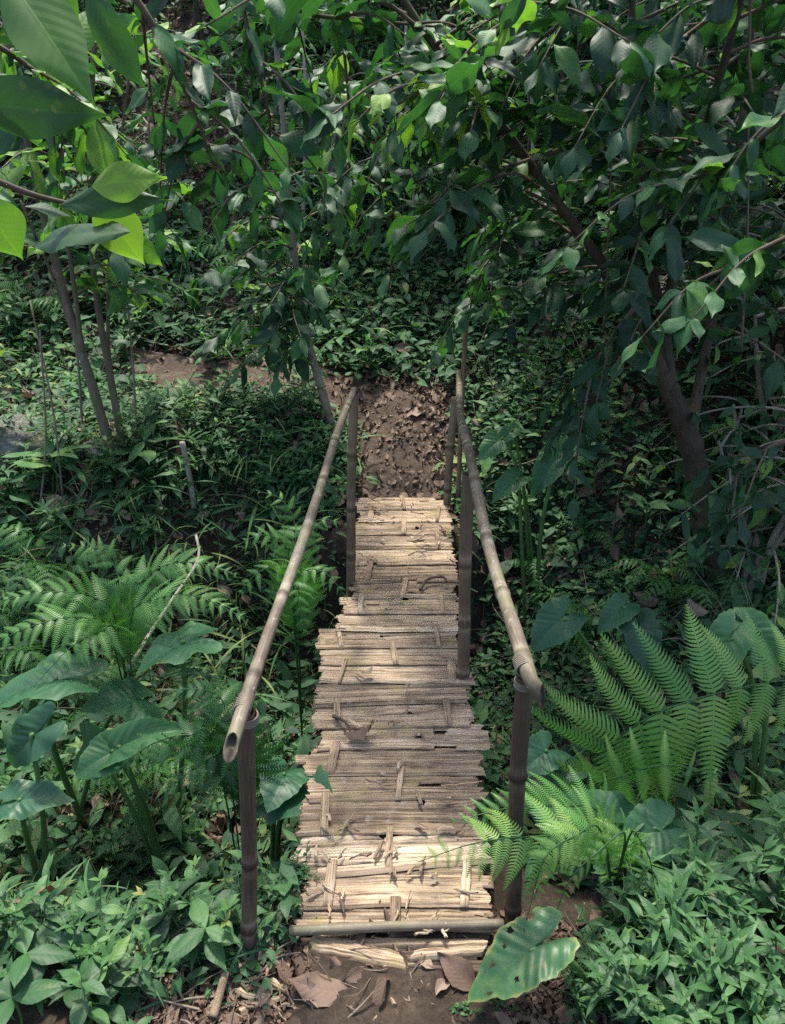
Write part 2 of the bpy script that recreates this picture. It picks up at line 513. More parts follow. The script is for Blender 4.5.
M['cord'] = wood_mat('fibre_lashing', [(0, (.05, .04, .03)), (.5, (.16, .13, .1)), (1, (.3, .26, .2))], (8, 3), .85, .3)
M['soil'] = soil_mat('forest_soil', [(.3, (.012, .009, .007)), (.5, (.034, .025, .018)), (.62, (.06, .045, .033)), (.75, (.1, .08, .06))])
M['path'] = soil_mat('bare_earth', [(.3, (.03, .021, .016)), (.5, (.068, .05, .038)), (.62, (.12, .093, .072)), (.75, (.19, .155, .125))], .95, .8, 8)
M['rock'] = soil_mat('mossy_grey_rock', [(.3, (.02, .026, .014)), (.46, (.05, .065, .03)), (.52, (.13, .13, .115)), (.64, (.2, .2, .185)), (.75, (.32, .32, .29))], .9, 1.0, 9)

# ------------------------------------------------------------------ leaf libraries
COFFEE = [leaf_tpl(7, 12, wd, .45, .2, fo, dr, .014, 9, .04, i, tw) for i, (dr, tw, wd, fo) in enumerate([(.3, .3, .40, .16), (.6, -.4, .34, .35), (.95, .2, .46, .1), (.1, 0, .32, .3), (-.2, .5, .4, .2), (.5, -.6, .5, .05), (.8, .1, .38, .12), (.25, -.2, .44, .08)])]
COFFEE_LO = [leaf_tpl(5, 7, .34, .45, .2, .16, dr, 0, 9, .02, i, tw) for i, (dr, tw) in enumerate([(.35, .2), (.8, -.3), (1.15, .2)])]
HERB = [leaf_tpl(5, 9, .34 + .035 * i, .36, .25, .2, dr, .012, 7, .02, i + 9, tw) for i, (dr, tw) in enumerate([(.4, .15), (.8, -.2), (1.1, .1)])]
LANCE = [leaf_tpl(5, 8, .24, .35, .3, .2, dr, 0, 7, .015, i + 20) for i, dr in enumerate([.4, .9])]
SMALL = [leaf_tpl(3, 4, .5, .4, .2, .3, .5, 0, 7, 0, 1), leaf_tpl(3, 4, .34, .4, .2, .25, .9, 0, 7, 0, 2), leaf_tpl(3, 4, .62, .45, .1, .2, .3, 0, 7, 0, 3)]
DRY = [leaf_tpl(5, 7, .5, .45, .15, -.3, -.9, .03, 5, .08, 4, .5), leaf_tpl(5, 7, .42, .4, .2, .5, 1.2, .03, 5, .1, 5, -.7), leaf_tpl(5, 6, .55, .45, .1, .35, .4, .02, 5, .09, 6, .3)]
PINNA = [pinna_tpl(22, .2, .6, .036), pinna_tpl(22, .2, 1.0, .036), pinna_tpl(22, .2, .3, .036)]
PINNA_MID = [pinna_tpl(17, .22, .5, .04), pinna_tpl(17, .22, .9, .04)]
PINNA_LO = [pinna_tpl(14, .2, .6, .05), pinna_tpl(14, .2, 1.0, .05)]


def rand_dir(n, up=.0):
    v = rng.normal(size=(n, 3)); v[:, 2] += up
    return nrm(v)


def pick_inst(mb, tpls, Mx, tint):
    Mx = np.asarray(Mx); tint = np.asarray(tint)
    k = rng.integers(0, len(tpls), len(Mx))
    for i, tp in enumerate(tpls):
        s = k == i
        if s.any(): mb.inst(tp, Mx[s], tint[s])


def leafy_branch(leaf, wood, P, r0, llen, spacing, tpls, start=.2, droop=.5, tint=.4, tvar=.24, n=24, r1=None, pairs=True, lvar=.25):
    """opposite leaves along a twig"""
    Q = smooth_path(P, n)
    s = np.concatenate([[0], np.cumsum(np.linalg.norm(np.diff(Q, axis=0), axis=1))])
    Lt = s[-1]
    if wood is not None:
        wood.tube(Q, np.linspace(r0, r1 or r0 * .35, n), 6, .5)
    T = nrm(np.gradient(Q, axis=0))
    ps = np.arange(start * Lt, Lt, spacing)
    if len(ps) == 0: return
    ps = ps + rng.normal(0, spacing * .12, len(ps))
    pos = np.stack([np.interp(ps, s, Q[:, k]) for k in range(3)], -1)
    tt = nrm(np.stack([np.interp(ps, s, T[:, k]) for k in range(3)], -1))
    side = nrm(np.cross(tt, [0, 0, 1.0]) + rng.normal(0, .12, (len(ps), 3)))
    Ms, tn = [], []
    for sg in (-1, 1):
        keep = rng.random(len(ps)) < .82
        if not pairs: keep = keep & ((np.arange(len(ps)) % 2 == 0) == (sg > 0))
        d = side * sg * .85 + tt * .55 + np.array([0, 0, -1.0]) * (droop + rng.normal(0, .5, len(ps)))[:, None] + rng.normal(0, .25, (len(ps), 3))
        nn = np.array([0, 0, 1.0]) + rng.normal(0, .5, (len(ps), 3)) + side * sg * .25
        ln = llen * np.exp(rng.normal(-.08, .34, len(ps))).clip(.35, 1.6)
        Ms.append(frames(pos, d, nn, ln)[keep]); tn.append((tint + rng.normal(0, tvar, len(ps)))[keep])
    # end leaf
    Ms.append(frames(Q[-1:], T[-1:] + [[0, 0, -droop * .6]], [[0, 0, 1.0]], llen * .9)); tn.append(np.array([tint + .1]))
    pick_inst(leaf, tpls, np.concatenate(Ms), np.concatenate(tn).clip(.02, .98))


# ------------------------------------------------------------------ ground
def graded(a, b, c, d, fine, coarse):
    x = [a]
    while x[-1] < d:
        v = x[-1]
        st_ = fine if b <= v <= c else min(coarse, fine + .12 * (max(b - v, v - c)))
        x.append(v + max(st_, fine))
    return np.array(x)


gx = graded(-26, -4.2, 4.2, 26, .05, 1.2)
gy = graded(-10, .7, 8.5, 30, .05, 1.2)
GX, GY = np.meshgrid(gx, gy)
GZ = height(GX, np.minimum(GY, 16))
mb = MB()
L, S = grid_faces(len(gx), len(gy))
mb.add(np.stack([GX, GY, GZ], -1).reshape(-1, 3), L, S, np.stack([GX, GY], -1).reshape(-1, 2), .5)
tag(mb.build('ground', M['soil']), kind='structure')


def sheet(name, cl, wfun, mat, lift=.006, nu=26, nv=90):
    """an earth strip that follows the ground along a centre line"""
    C = smooth_path(cl, nv)
    T = nrm(np.gradient(C, axis=0)); N = np.stack([-T[:, 1], T[:, 0]], -1)
    u = np.linspace(-1, 1, nu)
    sl = np.linspace(0, 1, nv)
    wl = np.array([wfun(s) for s in sl])
    e = 1 + .35 * fbm(sl * 14, sl * 0 + 3, 3)[:, None] * np.sign(u)[None, :] * 1.0
    X = C[:, 0, None] + N[:, 0, None] * u[None, :] * wl[:, None] * e
    Y = C[:, 1, None] + N[:, 1, None] * u[None, :] * wl[:, None] * e
    edge = ss(1.0, .75, np.abs(u))[None, :]
    Z = height(X, Y) + lift * (edge * 2.6 - .6) * 1.0
    b = MB(); L, S = grid_faces(nu, nv)
    b.add(np.stack([X, Y, Z], -1).reshape(-1, 3), L, S, np.stack([X, Y], -1).reshape(-1, 2), .5)
    return tag(b.build(name, mat), kind='structure')


sheet('dirt_path', [(.06, 4.15), (.05, 4.6), (-.12, 5.0), (-.75, 5.2), (-1.5, 5.4), (-2.3, 5.8)], lambda s: .27 - .06 * s, M['path'], .012)
sheet('bank_path', [(.02, 1.5), (.0, 1.0), (-.03, .3), (0, -2)], lambda s: .32 + .1 * s, M['soil'], .012)

# ------------------------------------------------------------------ bamboo footbridge
bridge = empty('bamboo_footbridge', onz(400, 720), 'narrow bamboo footbridge with woven split deck and two handrails over the gully', 'footbridge')
BO = np.array(bridge.location)
rows = [497, 508, 520, 533, 547, 563, 580, 596, 612, 628, 645, 662, 681, 702, 724, 747, 771, 797, 832, 866, 903, 926]
lx_ = ([490, 545, 578, 620, 640, 675, 700, 745, 775, 800, 830, 860, 880, 900, 930, 970], [359, 356, 350, 336, 324, 321, 319, 314, 311, 304, 302, 308, 306, 303, 299, 296])
rx_ = ([490, 545, 600, 640, 690, 720, 745, 790, 830, 865, 900, 935, 970], [449, 454, 458, 460, 471, 472, 477, 480, 478, 494, 492, 496, 494])


def deck_edges(py):
    return onz(np.interp(py, *lx_), py)[0], onz(np.interp(py, *rx_), py)[0]


def sliver(mb, x0, x1, yc, z0, w, th, tint, bow=0.0, skew=0.0, nseg=9, sag=0.0, rough=.0012, fray=.006):
    """one flattened split-bamboo board lying along x: lengthwise ridges, ragged ends"""
    npf = max(5, int(w / .0045) + 2)
    s = np.linspace(0, 1, nseg)
    c = np.linspace(-.5, .5, npf)
    ridge = rng.normal(0, .0014, npf); ridge[0] = ridge[-1] = -th * .9
    ea, eb = rng.normal(0, fray, npf), rng.normal(0, fray, npf)
    ea = np.convolve(np.pad(ea, 1, mode='edge'), [.25, .5, .25], 'valid'); eb = np.convolve(np.pad(eb, 1, mode='edge'), [.25, .5, .25], 'valid')
    ea += rng.normal(0, .008) * c * 2; eb += rng.normal(0, .008) * c * 2
    xa, xb = x0 + ea, x1 + eb
    X = xa[None, :] + (xb - xa)[None, :] * s[:, None]
    yl = yc + bow * np.sin(PI * s) + skew * (s - .5) + rng.normal(0, rough, nseg)
    Yy = yl[:, None] + c[None, :] * w + rng.normal(0, .0006, (nseg, npf))
    Zz = z0 + sag * np.sin(PI * s)[:, None] + th * .5 * (1 - (2 * c) ** 2)[None, :] + ridge[None, :] + rng.normal(0, .0006, (nseg, npf)) + rng.normal(0, rough * .6, nseg)[:, None]
    V = np.stack([X, Yy, Zz], -1)
    off = rng.random() * 50
    UV = np.stack([np.broadcast_to(c[None, :] * w + off, (nseg, npf)), X + off], -1)
    L, S = grid_faces(npf, nseg)
    tn = np.broadcast_to(tint + rng.normal(0, .06, npf)[None, :], (nseg, npf)).copy()
    tn[:, rng.random(npf) < .2] -= .32
    B = np.stack([X, Yy, Zz - th * .8], -1)[:, [0, npf - 1]]
    mb.add(V.reshape(-1, 3), L, S, UV.reshape(-1, 2), tn.ravel())
    # underside and rims
    e = np.concatenate([V[0], [V[0, -1] - [0, 0, th], V[0, 0] - [0, 0, th]]])
    g_ = np.concatenate([V[-1], [V[-1, -1] - [0, 0, th], V[-1, 0] - [0, 0, th]]])
    mb.add(e, list(range(npf + 2)), [npf + 2], np.full((npf + 2, 2), off), tint - .1)
    mb.add(g_, list(range(npf + 2))[::-1], [npf + 2], np.full((npf + 2, 2), off), tint - .1)


def ystrip(mb, x, y0, y1, z, w, th, tint, lift=.005):
    """lengthwise strip lying on top of the mats"""
    n = 7; s = np.linspace(0, 1, n)
    y = y0 + (y1 - y0) * s
    zz = z + lift * np.minimum(1, np.sin(PI * s) * 2.5) - .005 * (1 - np.minimum(1, np.sin(PI * s) * 3))
    prof = np.array([(-.5, -.6), (-.4, .2), (0, .35), (.4, .2), (.5, -.6)])
    sk = rng.normal(0, .012)
    V = np.stack([x + sk * (s[:, None] - .5) + w * prof[None, :, 0] * (1 + rng.normal(0, .05, (n, 1))), np.broadcast_to(y[:, None], (n, 5)), zz[:, None] + th * prof[None, :, 1]], -1)
    off = rng.random() * 50
    UV = np.stack([np.broadcast_to(prof[None, :, 0] * w + off, (n, 5)), np.broadcast_to(y[:, None] + off, (n, 5))], -1)
    L, S = grid_faces(5, n)
    L = list(L) + [0, 1, 2, 3, 4][::-1] + list(range((n - 1) * 5, n * 5)); S = list(S) + [5, 5]
    mb.add(V.reshape(-1, 3), L, S, UV.reshape(-1, 2), tint)


# beams running under the deck
yN, yF = onz(400, 975)[1], onz(400, 492)[1]
for fx in (.12, .5, .88):
    a0, a1 = deck_edges(960); b0, b1 = deck_edges(500)
    P = smooth_path([(a0 + (a1 - a0) * fx, yN + .1, -.075), ((a0 + a1 + b0 + b1) / 4 + (fx - .5) * .44, (yN + yF) / 2, -.085), (b0 + (b1 - b0) * fx, yF + .15, -.07)], 30)
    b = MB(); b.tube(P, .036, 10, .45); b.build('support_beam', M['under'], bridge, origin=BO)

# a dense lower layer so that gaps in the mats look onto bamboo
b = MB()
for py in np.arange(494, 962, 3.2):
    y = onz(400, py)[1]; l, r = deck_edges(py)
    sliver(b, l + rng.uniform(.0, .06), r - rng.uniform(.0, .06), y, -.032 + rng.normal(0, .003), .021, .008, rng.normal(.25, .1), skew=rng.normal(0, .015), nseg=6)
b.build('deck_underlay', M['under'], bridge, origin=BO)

strip_x = (.14, .5, .87)
for k in range(len(rows) - 1):
    p0, p1 = rows[k], rows[k + 1]
    yf, yn_ = onz(400, p0)[1], onz(400, p1)[1]
    l, r = deck_edges((p0 + p1) / 2)
    l += rng.normal(0, .012); r += rng.normal(0, .012)
    if k in (11, 14): r += .03
    if k in (9, 15, 18): l -= .025
    wid = yf - yn_
    ns = max(3, int(round(wid / rng.uniform(.022, .034))))
    tone = rng.normal(.5, .09) + (.06 if 2 < k < 6 else 0)  # a few far mats lightened, painting in a brighter patch of light
    b = MB()
    skew = rng.normal(0, .012); bowb = rng.normal(0, .004)
    brk = rng.uniform(.3, .8)
    for i in range(ns):
        f = (i + .5) / ns
        y = yf + .006 - (wid + .016) * f
        z = -.012 + .013 * f ** 2 + rng.normal(0, .0005)
        w = wid / ns * rng.uniform(1.3, 1.6)
        x0, x1 = l + rng.normal(0, .008) - (.03 if rng.random() < .05 else 0), r + rng.normal(0, .008)
        tn = tone + rng.normal(0, .07)
        u = rng.random()
        if u < .24:          # broken strip: two pieces
            c = l + (r - l) * (brk + rng.normal(0, .12)); g = rng.uniform(.004, .05)
            if c - g - x0 > .05: sliver(b, x0, c - g, y, z, w, .006, tn, bowb, skew, nseg=7)
            if x1 - c - g > .05: sliver(b, c + g, x1, y, z + .002, w, .006, tn, -bowb, skew + rng.normal(0, .02), nseg=7)
        elif u < .25:
            pass
        else:
            sliver(b, x0, x1, y, z, w, rng.uniform(.003, .0045), tn, bowb + rng.normal(0, .002), skew + rng.normal(0, .002))
    b.build('deck_mat', M['deck'], bridge, origin=BO)
    for j, fx in enumerate(strip_x):
        if (k + (j == 1)) % 2 == 0 or rng.random() < .15: continue
        b = MB()
        x = l + (r - l) * (fx + rng.normal(0, .012))
        ystrip(b, x, yn_ - .012, yf + .022, .006, rng.uniform(.018, .034), .004, rng.normal(.52, .1))
        b.build('weave_strip', M['deck'], bridge, origin=BO)

# the round pole and the cut pieces closing the near end
b = MB()
P = smooth_path([onz(290, 934) + [0, 0, .014], onz(400, 931) + [0, 0, .022], onz(503, 927) + [0, 0, .014]], 26)
b.tube(P, .014, 10, .6); b.build('end_pole', M['rail'], bridge, origin=BO)
for px0, py0, px1, py1, w in ((312, 941, 402, 962, .055), (412, 955, 485, 950, .035), (340, 943, 485, 944, .03)):
    a, c = onz(px0, py0, -.02), onz(px1, py1, -.025)
    b = MB()
    sliver(b, a[0], c[0], (a[1] + c[1]) / 2, -.018, w, .012, .55, skew=c[1] - a[1], nseg=10); b.build('end_board', M['deck'], bridge, origin=BO)


def bamboo(mb, P, r0, r1, node=.26, phase=.1, slant=0.0, slant_ang=0.0, hollow=True, sides=16, tint=.55, bulge=1.2):
    P = np.asarray(P, float)
    d = np.linalg.norm(np.diff(P, axis=0), axis=1); s = np.concatenate([[0], np.cumsum(d)]); Lt = s[-1]
    n = int(Lt / .018)
    q = np.linspace(0, Lt, n)
    Q = np.stack([np.interp(q, s, P[:, k]) for k in range(3)], -1)
    r = r0 + (r1 - r0) * q / Lt
    nd = np.arange(phase, Lt, node)
    dist = np.min(np.abs(q[:, None] - nd[None, :]), 1) if len(nd) else q * 0 + 1
    r = r * (1 + (bulge - 1) * np.exp(-(dist / .009) ** 2)) * (1 + .03 * np.sin(q * 9))
    Q = Q + np.stack([.004 * np.sin(q * 5.3 + phase * 9), 0 * q, .004 * np.sin(q * 7.1 + phase)], -1)
    tn = tint - .5 * np.exp(-(dist / .012) ** 2) + .3 * np.exp(-((dist - .026) / .015) ** 2)
    tn = tn + .35 * fbm(q * 4 + phase * 31, q * 0 + 7.7, 4)
    T = nrm(np.gradient(Q, axis=0))
    a = np.array([0, 0, 1.0]) if abs(T[0][2]) < .9 else np.array([0, 1.0, 0])
    N = np.zeros((n, 3)); N[0] = nrm(a - T[0] * np.dot(a, T[0]))
    for i in range(1, n): N[i] = nrm(N[i - 1] - T[i] * np.dot(N[i - 1], T[i]))
    B = np.cross(T, N)
    an = np.linspace(0, 2 * PI, sides, endpoint=False)
    ring = N[:, None] * np.cos(an)[None, :, None] + B[:, None] * np.sin(an)[None, :, None]
    sh = slant * np.cos(an - slant_ang)
    fall = np.clip(1 - q / (abs(slant) * 2 + .05), 0, 1)
    V = Q[:, None] + ring * r[:, None, None] - T[:, None] * (sh[None, :] * fall[:, None])[..., None]
    UV = np.stack([np.broadcast_to(np.abs(an / PI - 1) * .5, (n, sides)), np.broadcast_to(q[:, None] * 3, (n, sides))], -1).reshape(-1, 2)
    i = np.arange(n - 1)[:, None] * sides; j = np.arange(sides)[None, :]; k = (j + 1) % sides
    L = np.stack([i + j, i + j + sides, i + k + sides, i + k], -1).reshape(-1); S = np.full((n - 1) * sides, 4)
    mb.add(V.reshape(-1, 3), L, S, UV, np.repeat(tn, sides))
    # far end cap, near end hollow with a wall
    mb.add(V[-1], list(range(sides)), [sides], UV[-sides:], .2)
    if hollow:
        ri = r0 * .72
        R0 = V[0]
        R1 = Q[0] + ring[0] * ri - T[0] * sh[:, None]
        R2 = Q[6] + ring[6] * ri
        VV = np.concatenate([R0, R1, R2])
        jj = np.arange(sides); kk = (jj + 1) % sides
        Lr = np.concatenate([np.stack([jj, kk, kk + sides, jj + sides], -1).ravel(), np.stack([jj + sides, kk + sides, kk + 2 * sides, jj + 2 * sides], -1).ravel(), np.arange(2 * sides, 3 * sides)])
        mb.add(VV, Lr, [4] * (2 * sides) + [sides], np.tile(UV[:sides], (3, 1)), np.concatenate([np.full(sides, .3), np.full(sides, -.4), np.full(sides, -.6)]))  # bore tinted near black, painting in the shade of the hollow
    else:
        mb.add(V[0], list(range(sides))[::-1], [sides], UV[:sides], .3)


def lashing(mb, c, axis, r, turns=4, wire=.0035, width=.03):
    axis = nrm(axis); a = nrm(np.cross(axis, [.3, .2, .9])); bb = np.cross(axis, a)
    t = np.linspace(0, 1, turns * 14)
    P = c + np.outer(np.cos(t * turns * 2 * PI), a) * r + np.outer(np.sin(t * turns * 2 * PI), bb) * r + np.outer((t - .5) * width, axis)
    mb.tube(P, wire, 5, .5)


def post(pxb, pyb, zb, pxt, pyt, r, mat, tint=.45, phase=.2, dig=.35):
    base = onz(pxb, pyb, zb); Y = base[1]
    top = at(pxt, pyt, Y)
    d = nrm(base - top)
    b = MB(); bamboo(b, np.stack([top, base, base + d * dig]), r, r * 1.08, .27, phase, hollow=True, tint=tint)
    o = b.build('post', mat, bridge, origin=BO)
    return base, top, o


b0_, t0_, _ = post(248, 948, -.04, 248, 712, .0205, M['post'], .5, .52)
b1_, t1_, _ = post(350, 580, .0, 354, 394, .021, M['postpale'], .45, .3)
b2_, t2_, _ = post(511, 920, -.03, 525, 676, .0215, M['post'], .4, .33)
b3_, t3_, _ = post(462, 676, .0, 469, 474, .024, M['postpale'], .42, .38)
b4_, t4_, _ = post(447, 503, .0, 455, 398, .022, M['postpale'], .5, .3)

# left handrail
e0 = at(229, 748, t0_[1] - .13)
far = at(354, 394, t1_[1] + .02)
far = far + [0, 0, .015]
fl = (t0_[1] - e0[1]) / (far[1] - e0[1])
rc = e0 + (far - e0) * fl
P = smooth_path([e0, rc, e0 + (far - e0) * .35 + [.006, 0, .006], e0 + (far - e0) * .7 + [-.004, 0, .004], far], 60)
b = MB(); bamboo(b, P, .0162, .0158, .33, .22, slant=.03, slant_ang=PI, tint=.58)
rail_left = b.build('handrail', M['rail'], bridge, origin=BO)
b = MB(); lashing(b, rc, [.1, 1.0, .05], .0188, 7, .0022, .045); lashing(b, t0_ + [0, 0, -.02], [0, 0, 1], .0225, 5, .0022, .024)
b.build('lashing', M['cord'], rail_left)
bpy.data.objects[b and 'lashing'].location = (0, 0, 0)
# right handrail
e0 = at(541, 697, t2_[1] - .07)
P = smooth_path([e0, t2_ + np.array([-.006, 0, .034]), at(490, 545, 2.05), at(468, 452, 2.62), at(459, 400, 3.6), at(459, 373, 4.16)], 80)
b = MB(); bamboo(b, P, .0192, .017, .3, .12, slant=.03, slant_ang=PI, tint=.5)
rail_right = b.build('handrail', M['rail'], bridge, origin=BO)
b = MB(); lashing(b, t2_ + [-.006, 0, .034], [-.1, 1.0, .05], .022, 7, .0022, .04); lashing(b, t2_ + [0, 0, -.02], [0, 0, 1], .0235, 5, .0022, .022)
b.build('lashing', M['cord'], rail_right)
for ch in list(rail_left.children) + list(rail_right.children):
    ch.location = (0, 0, 0)
    me = ch.data
    co = np.empty(len(me.vertices) * 3, np.float32); me.vertices.foreach_get('co', co)
    co = co.reshape(-1, 3) - BO; me.vertices.foreach_set('co', co.astype(np.float32).ravel()); me.update()

# ------------------------------------------------------------------ things lying about the bridge
def stick(name, P, r0, r1, mat, label, cat, group=None, n=14, tint=.5, kink=.0):
    Q = smooth_path(P, n)
    Q = Q + rng.normal(0, kink, Q.shape)
    b = MB(); b.tube(Q, np.linspace(r0, r1, n), 7, tint)
    return tag(b.build(name, mat, origin=Q[0]), label, cat, group)


for i in range(85):
    py = rng.choice([500 + 60 * rng.random(), 560 + 380 * rng.random(), 820 + 120 * rng.random()])
    l, r = deck_edges(py); y = onz(400, py)[1]
    x = l + (r - l) * np.clip(rng.choice([.22, .5, .75]) + rng.normal(0, .12), .05, .95)
    a = rng.uniform(-.9, .9) + rng.choice([0, PI / 2]); ln = rng.uniform(.01, .038)
    b = MB(); sliver(b, -ln, ln, 0, 0, rng.uniform(.004, .014), .003, rng.normal(.62, .15), bow=rng.normal(0, .003), nseg=6, fray=.002)
    o = b.build('bamboo_splinter', M['deck'])
    o.location = (x, y, .022); o.rotation_euler = (rng.normal(0, .12), rng.normal(0, .12), a)
    tag(o, 'small loose splinter of split bamboo lying on the woven bridge deck', 'splinter', 'splinters on the deck')

for i in range(90):
    p = ground(rng.uniform(215, 490), rng.uniform(955, 1024))
    ln = rng.uniform(.012, .045)
    b = MB(); sliver(b, -ln, ln, 0, 0, rng.uniform(.005, .018), .005, rng.normal(.5, .15), bow=rng.normal(0, .006), nseg=6)
    o = b.build('bamboo_splinter', M['deck']); o.location = (p[0], p[1], p[2] + .018); o.rotation_euler = (rng.normal(0, .1), rng.normal(0, .1), rng.uniform(0, PI))
    tag(o, 'pale chip of bamboo on the bare soil before the deck', 'splinter', 'chips on the soil before the deck')

DRYBIG = leaf_tpl(11, 15, .46, .45, .12, .1, -.5, .035, 8, .05, 41, .3)


def dry_leaf(px, py, deg, ln, label, z=None, tint=.6, tpl=DRYBIG, tilt=0):
    p = ground(px, py) if z is None else onz(px, py, z)
    a = R(deg)
    b = MB(); b.inst(tpl, frames([0, 0, 0], [math.cos(a), math.sin(a), tilt], [rng.normal(0, .12), rng.normal(0, .12), 1], ln), [tint])
    o = b.build('fallen_leaf', M['dead']); o.location = (p[0], p[1], p[2] + .02)
    return tag(o, label, 'fallen leaf')


dry_leaf(352, 1000, 172, .19, 'large curled brown dead leaf on the soil in front of the bridge', tint=.52)
dry_leaf(344, 736, 2, .125, 'reddish dead leaf lying across the left side of the bridge deck', .022, .3, DRY[0])
dry_leaf(398, 727, 160, .05, 'thin pale curl of leaf at the middle of the deck', .02, .8, DRY[1])
dry_leaf(362, 676, 30, .06, 'tiny pale crumpled leaf near the middle of the deck', .02, .9, DRY[0])
dry_leaf(385, 420, 20, .22, 'broad dry leaf on the earth bank past the far deck end', None, .62, DRY[0])
dry_leaf(425, 416, 185, .15, 'small dry leaf on the earth bank near the right far post', None, .7, DRY[2])
dry_leaf(398, 478, 60, .14, 'dark dead leaf at the foot of the far earth bank', None, .3, DRY[1])
stick('twig', [onz(420, 590, .02), onz(428, 579, .03), onz(443, 577, .035), onz(447, 583, .02)], .008, .006, M['twig'], 'curved dark dead twig on the far part of the deck', 'twig', tint=.3)
stick('twig', [onz(333, 716, .02), onz(345, 722, .03), onz(352, 735, .022)], .007, .004, M['twig'], 'short dark forked twig beside the reddish leaf on deck', 'twig', tint=.25)
stick('bamboo_stake', [at(467, 318, 4.3), at(464, 360, 4.3), at(457, 520, 4.3)], .013, .015, M['postpale'], 'thin bamboo stake rising behind the far right bridge post', 'stake', tint=.6)
stick('wooden_stake', [at(182, 442, 4.1), at(190, 480, 4.1), at(197, 530, 4.1)], .016, .018, M['palebark'], 'short pale wooden stake standing on the sunlit left bank', 'stake', tint=.5)
stick('bamboo_stake', [ground(222, 1024) + [-.02, 0, .03], ground(228, 985) + [0, 0, .06]], .012, .011, M['deck'], 'pale split bamboo piece leaning at the left foot of the bridge', 'stake', tint=.55)
stick('fallen_branch', [ground(505, 296) + [0, 0, .05], ground(540, 306) + [0, 0, .08], ground(585, 326) + [0, 0, .04]], .028, .02, M['palebark'], 'pale broken branch caught on the slope above the right handrail', 'branch', tint=.6)
rng.normal(0, .0, (14, 3))
stick('leaning_stem', [at(128, 670, 2.55), at(152, 630, 2.75), at(172, 600, 2.9), at(198, 560, 3.1), at(196, 535, 3.2)], .009, .006, M['palebark'], 'thin pale bent dead stem leaning above the left ferns', 'stem', tint=.55)
stick('fallen_branch', [ground(530, 602) + [0, 0, .03], ground(560, 585) + [0, 0, .06], ground(600, 560) + [0, 0, .04]], .013, .008, M['twig'], 'thin brown dead branch lying on the slope right of the middle post', 'branch', tint=.7)


def rock(px, py, s, label, seed, sq=.7):
    import bmesh
    bm = bmesh.new(); bmesh.ops.create_icosphere(bm, subdivisions=4, radius=1)
    for v in bm.verts:
        q = v.co * 1.3 + Vector((seed * 7, 0, 0))
        v.co *= 1 + .35 * mnoise.noise(q) + .14 * mnoise.noise(q * 2.7) + .06 * mnoise.noise(q * 7)
        v.co.z *= sq
    me = bpy.data.meshes.new('rock'); bm.to_mesh(me); bm.free()
    for p in me.polygons: p.use_smooth = True
    me.materials.append(M['rock'])
    o = bpy.data.objects.new('rock', me); COL.objects.link(o)
    p = ground(px, py); o.location = (p[0], p[1], p[2] + s * .2); o.scale = (s, s, s); o.rotation_euler = (0, 0, seed)
    return tag(o, label, 'rock')


rock(22, 450, .2, 'pale grey rock half covered by plants at the left edge', 1.2, .8)
rock(748, 480, .17, 'dim grey boulder on the slope behind the right tree trunk', 2.3, 1.0)
rock(100, 455, .1, 'small pale stone left of the sunlit bank', 4.1)

# ------------------------------------------------------------------ trees
def tree_obj(name, base, label, cat='tree', group=None):
    return empty(name, base, label, cat, group)


def crown_branches(leaf, wood, stem, n, l0, l1, llen, spacing, tpls, droop, tint, az=None, up=.25, fr=(.3, 1.0), r=.008, tvar=.24, sag=.16, over=.25):
    """side branches along a stem path"""
    for i in range(n):
        f = fr[0] + (fr[1] - fr[0]) * (i + rng.random()) / n
        p = stem[min(len(stem) - 1, int(f * (len(stem) - 1)))]
        a = rng.uniform(0, 2 * PI) if az is None else rng.uniform(*az)
        d = np.array([math.cos(a), math.sin(a), 0])
        ln = rng.uniform(l0, l1)
        if p[2] > CAMZ + .107 * p[1] + over: continue
        s1 = rng.normal(0, .12)
        q = np.array([-d[1], d[0], 0])
        P = [p, p + d * ln * .35 + q * s1 * ln * .3 + [0, 0, ln * up * .5], p + d * ln * .7 + q * s1 * ln + [0, 0, ln * (up * .6 - sag * .35)], p + d * ln + q * s1 * ln * 1.3 + [0, 0, ln * (up * .5 - sag)]]
        leafy_branch(leaf, wood, P, r, llen, spacing, tpls, .15, droop, tint, tvar)


def stem_tube(mb, P, r0, r1, n=40, sides=10, tint=.45, knob=.06):
    Q = smooth_path(P, n)
    r = np.linspace(r0, r1, n) * (1 + knob * np.array([mnoise.noise(Vector((i * .35, r0 * 90, 0))) for i in range(n)]) * 2)
    r[:4] *= np.array([1.5, 1.3, 1.15, 1.05])
    mb.tube(Q, r, sides, tint)
    return Q


# right tree: leaning trunk that forks
YR = 3.6
baseR = at(712, 600, YR); baseR[2] = hz(baseR[0], YR) - .06
t = tree_obj('tree', baseR, 'dark forked tree with mossy trunk and big drooping leaves, right of the bridge')
trunk, wood, crown = MB(), MB(), MB()
Q0 = stem_tube(trunk, [baseR, at(708, 545, YR), at(697, 470, YR), at(682, 420, YR - .02), at(668, 385, YR)], .078, .045, 40, 16, .3, .12)
SA = stem_tube(trunk, [at(672, 400, YR), at(652, 345, YR - .05), at(622, 290, YR - .1), at(585, 240, YR - .15), at(545, 185, YR - .2), at(490, 110, YR - .3), at(430, 40, YR - .35), at(380, -40, YR - .35)], .03, .011)
SB = stem_tube(trunk, [at(672, 400, YR), at(664, 330, YR + .05), at(652, 270, YR + .1), at(643, 180, YR + .1), at(634, 60, YR + .1), at(628, -120, YR + .1)], .031, .012)
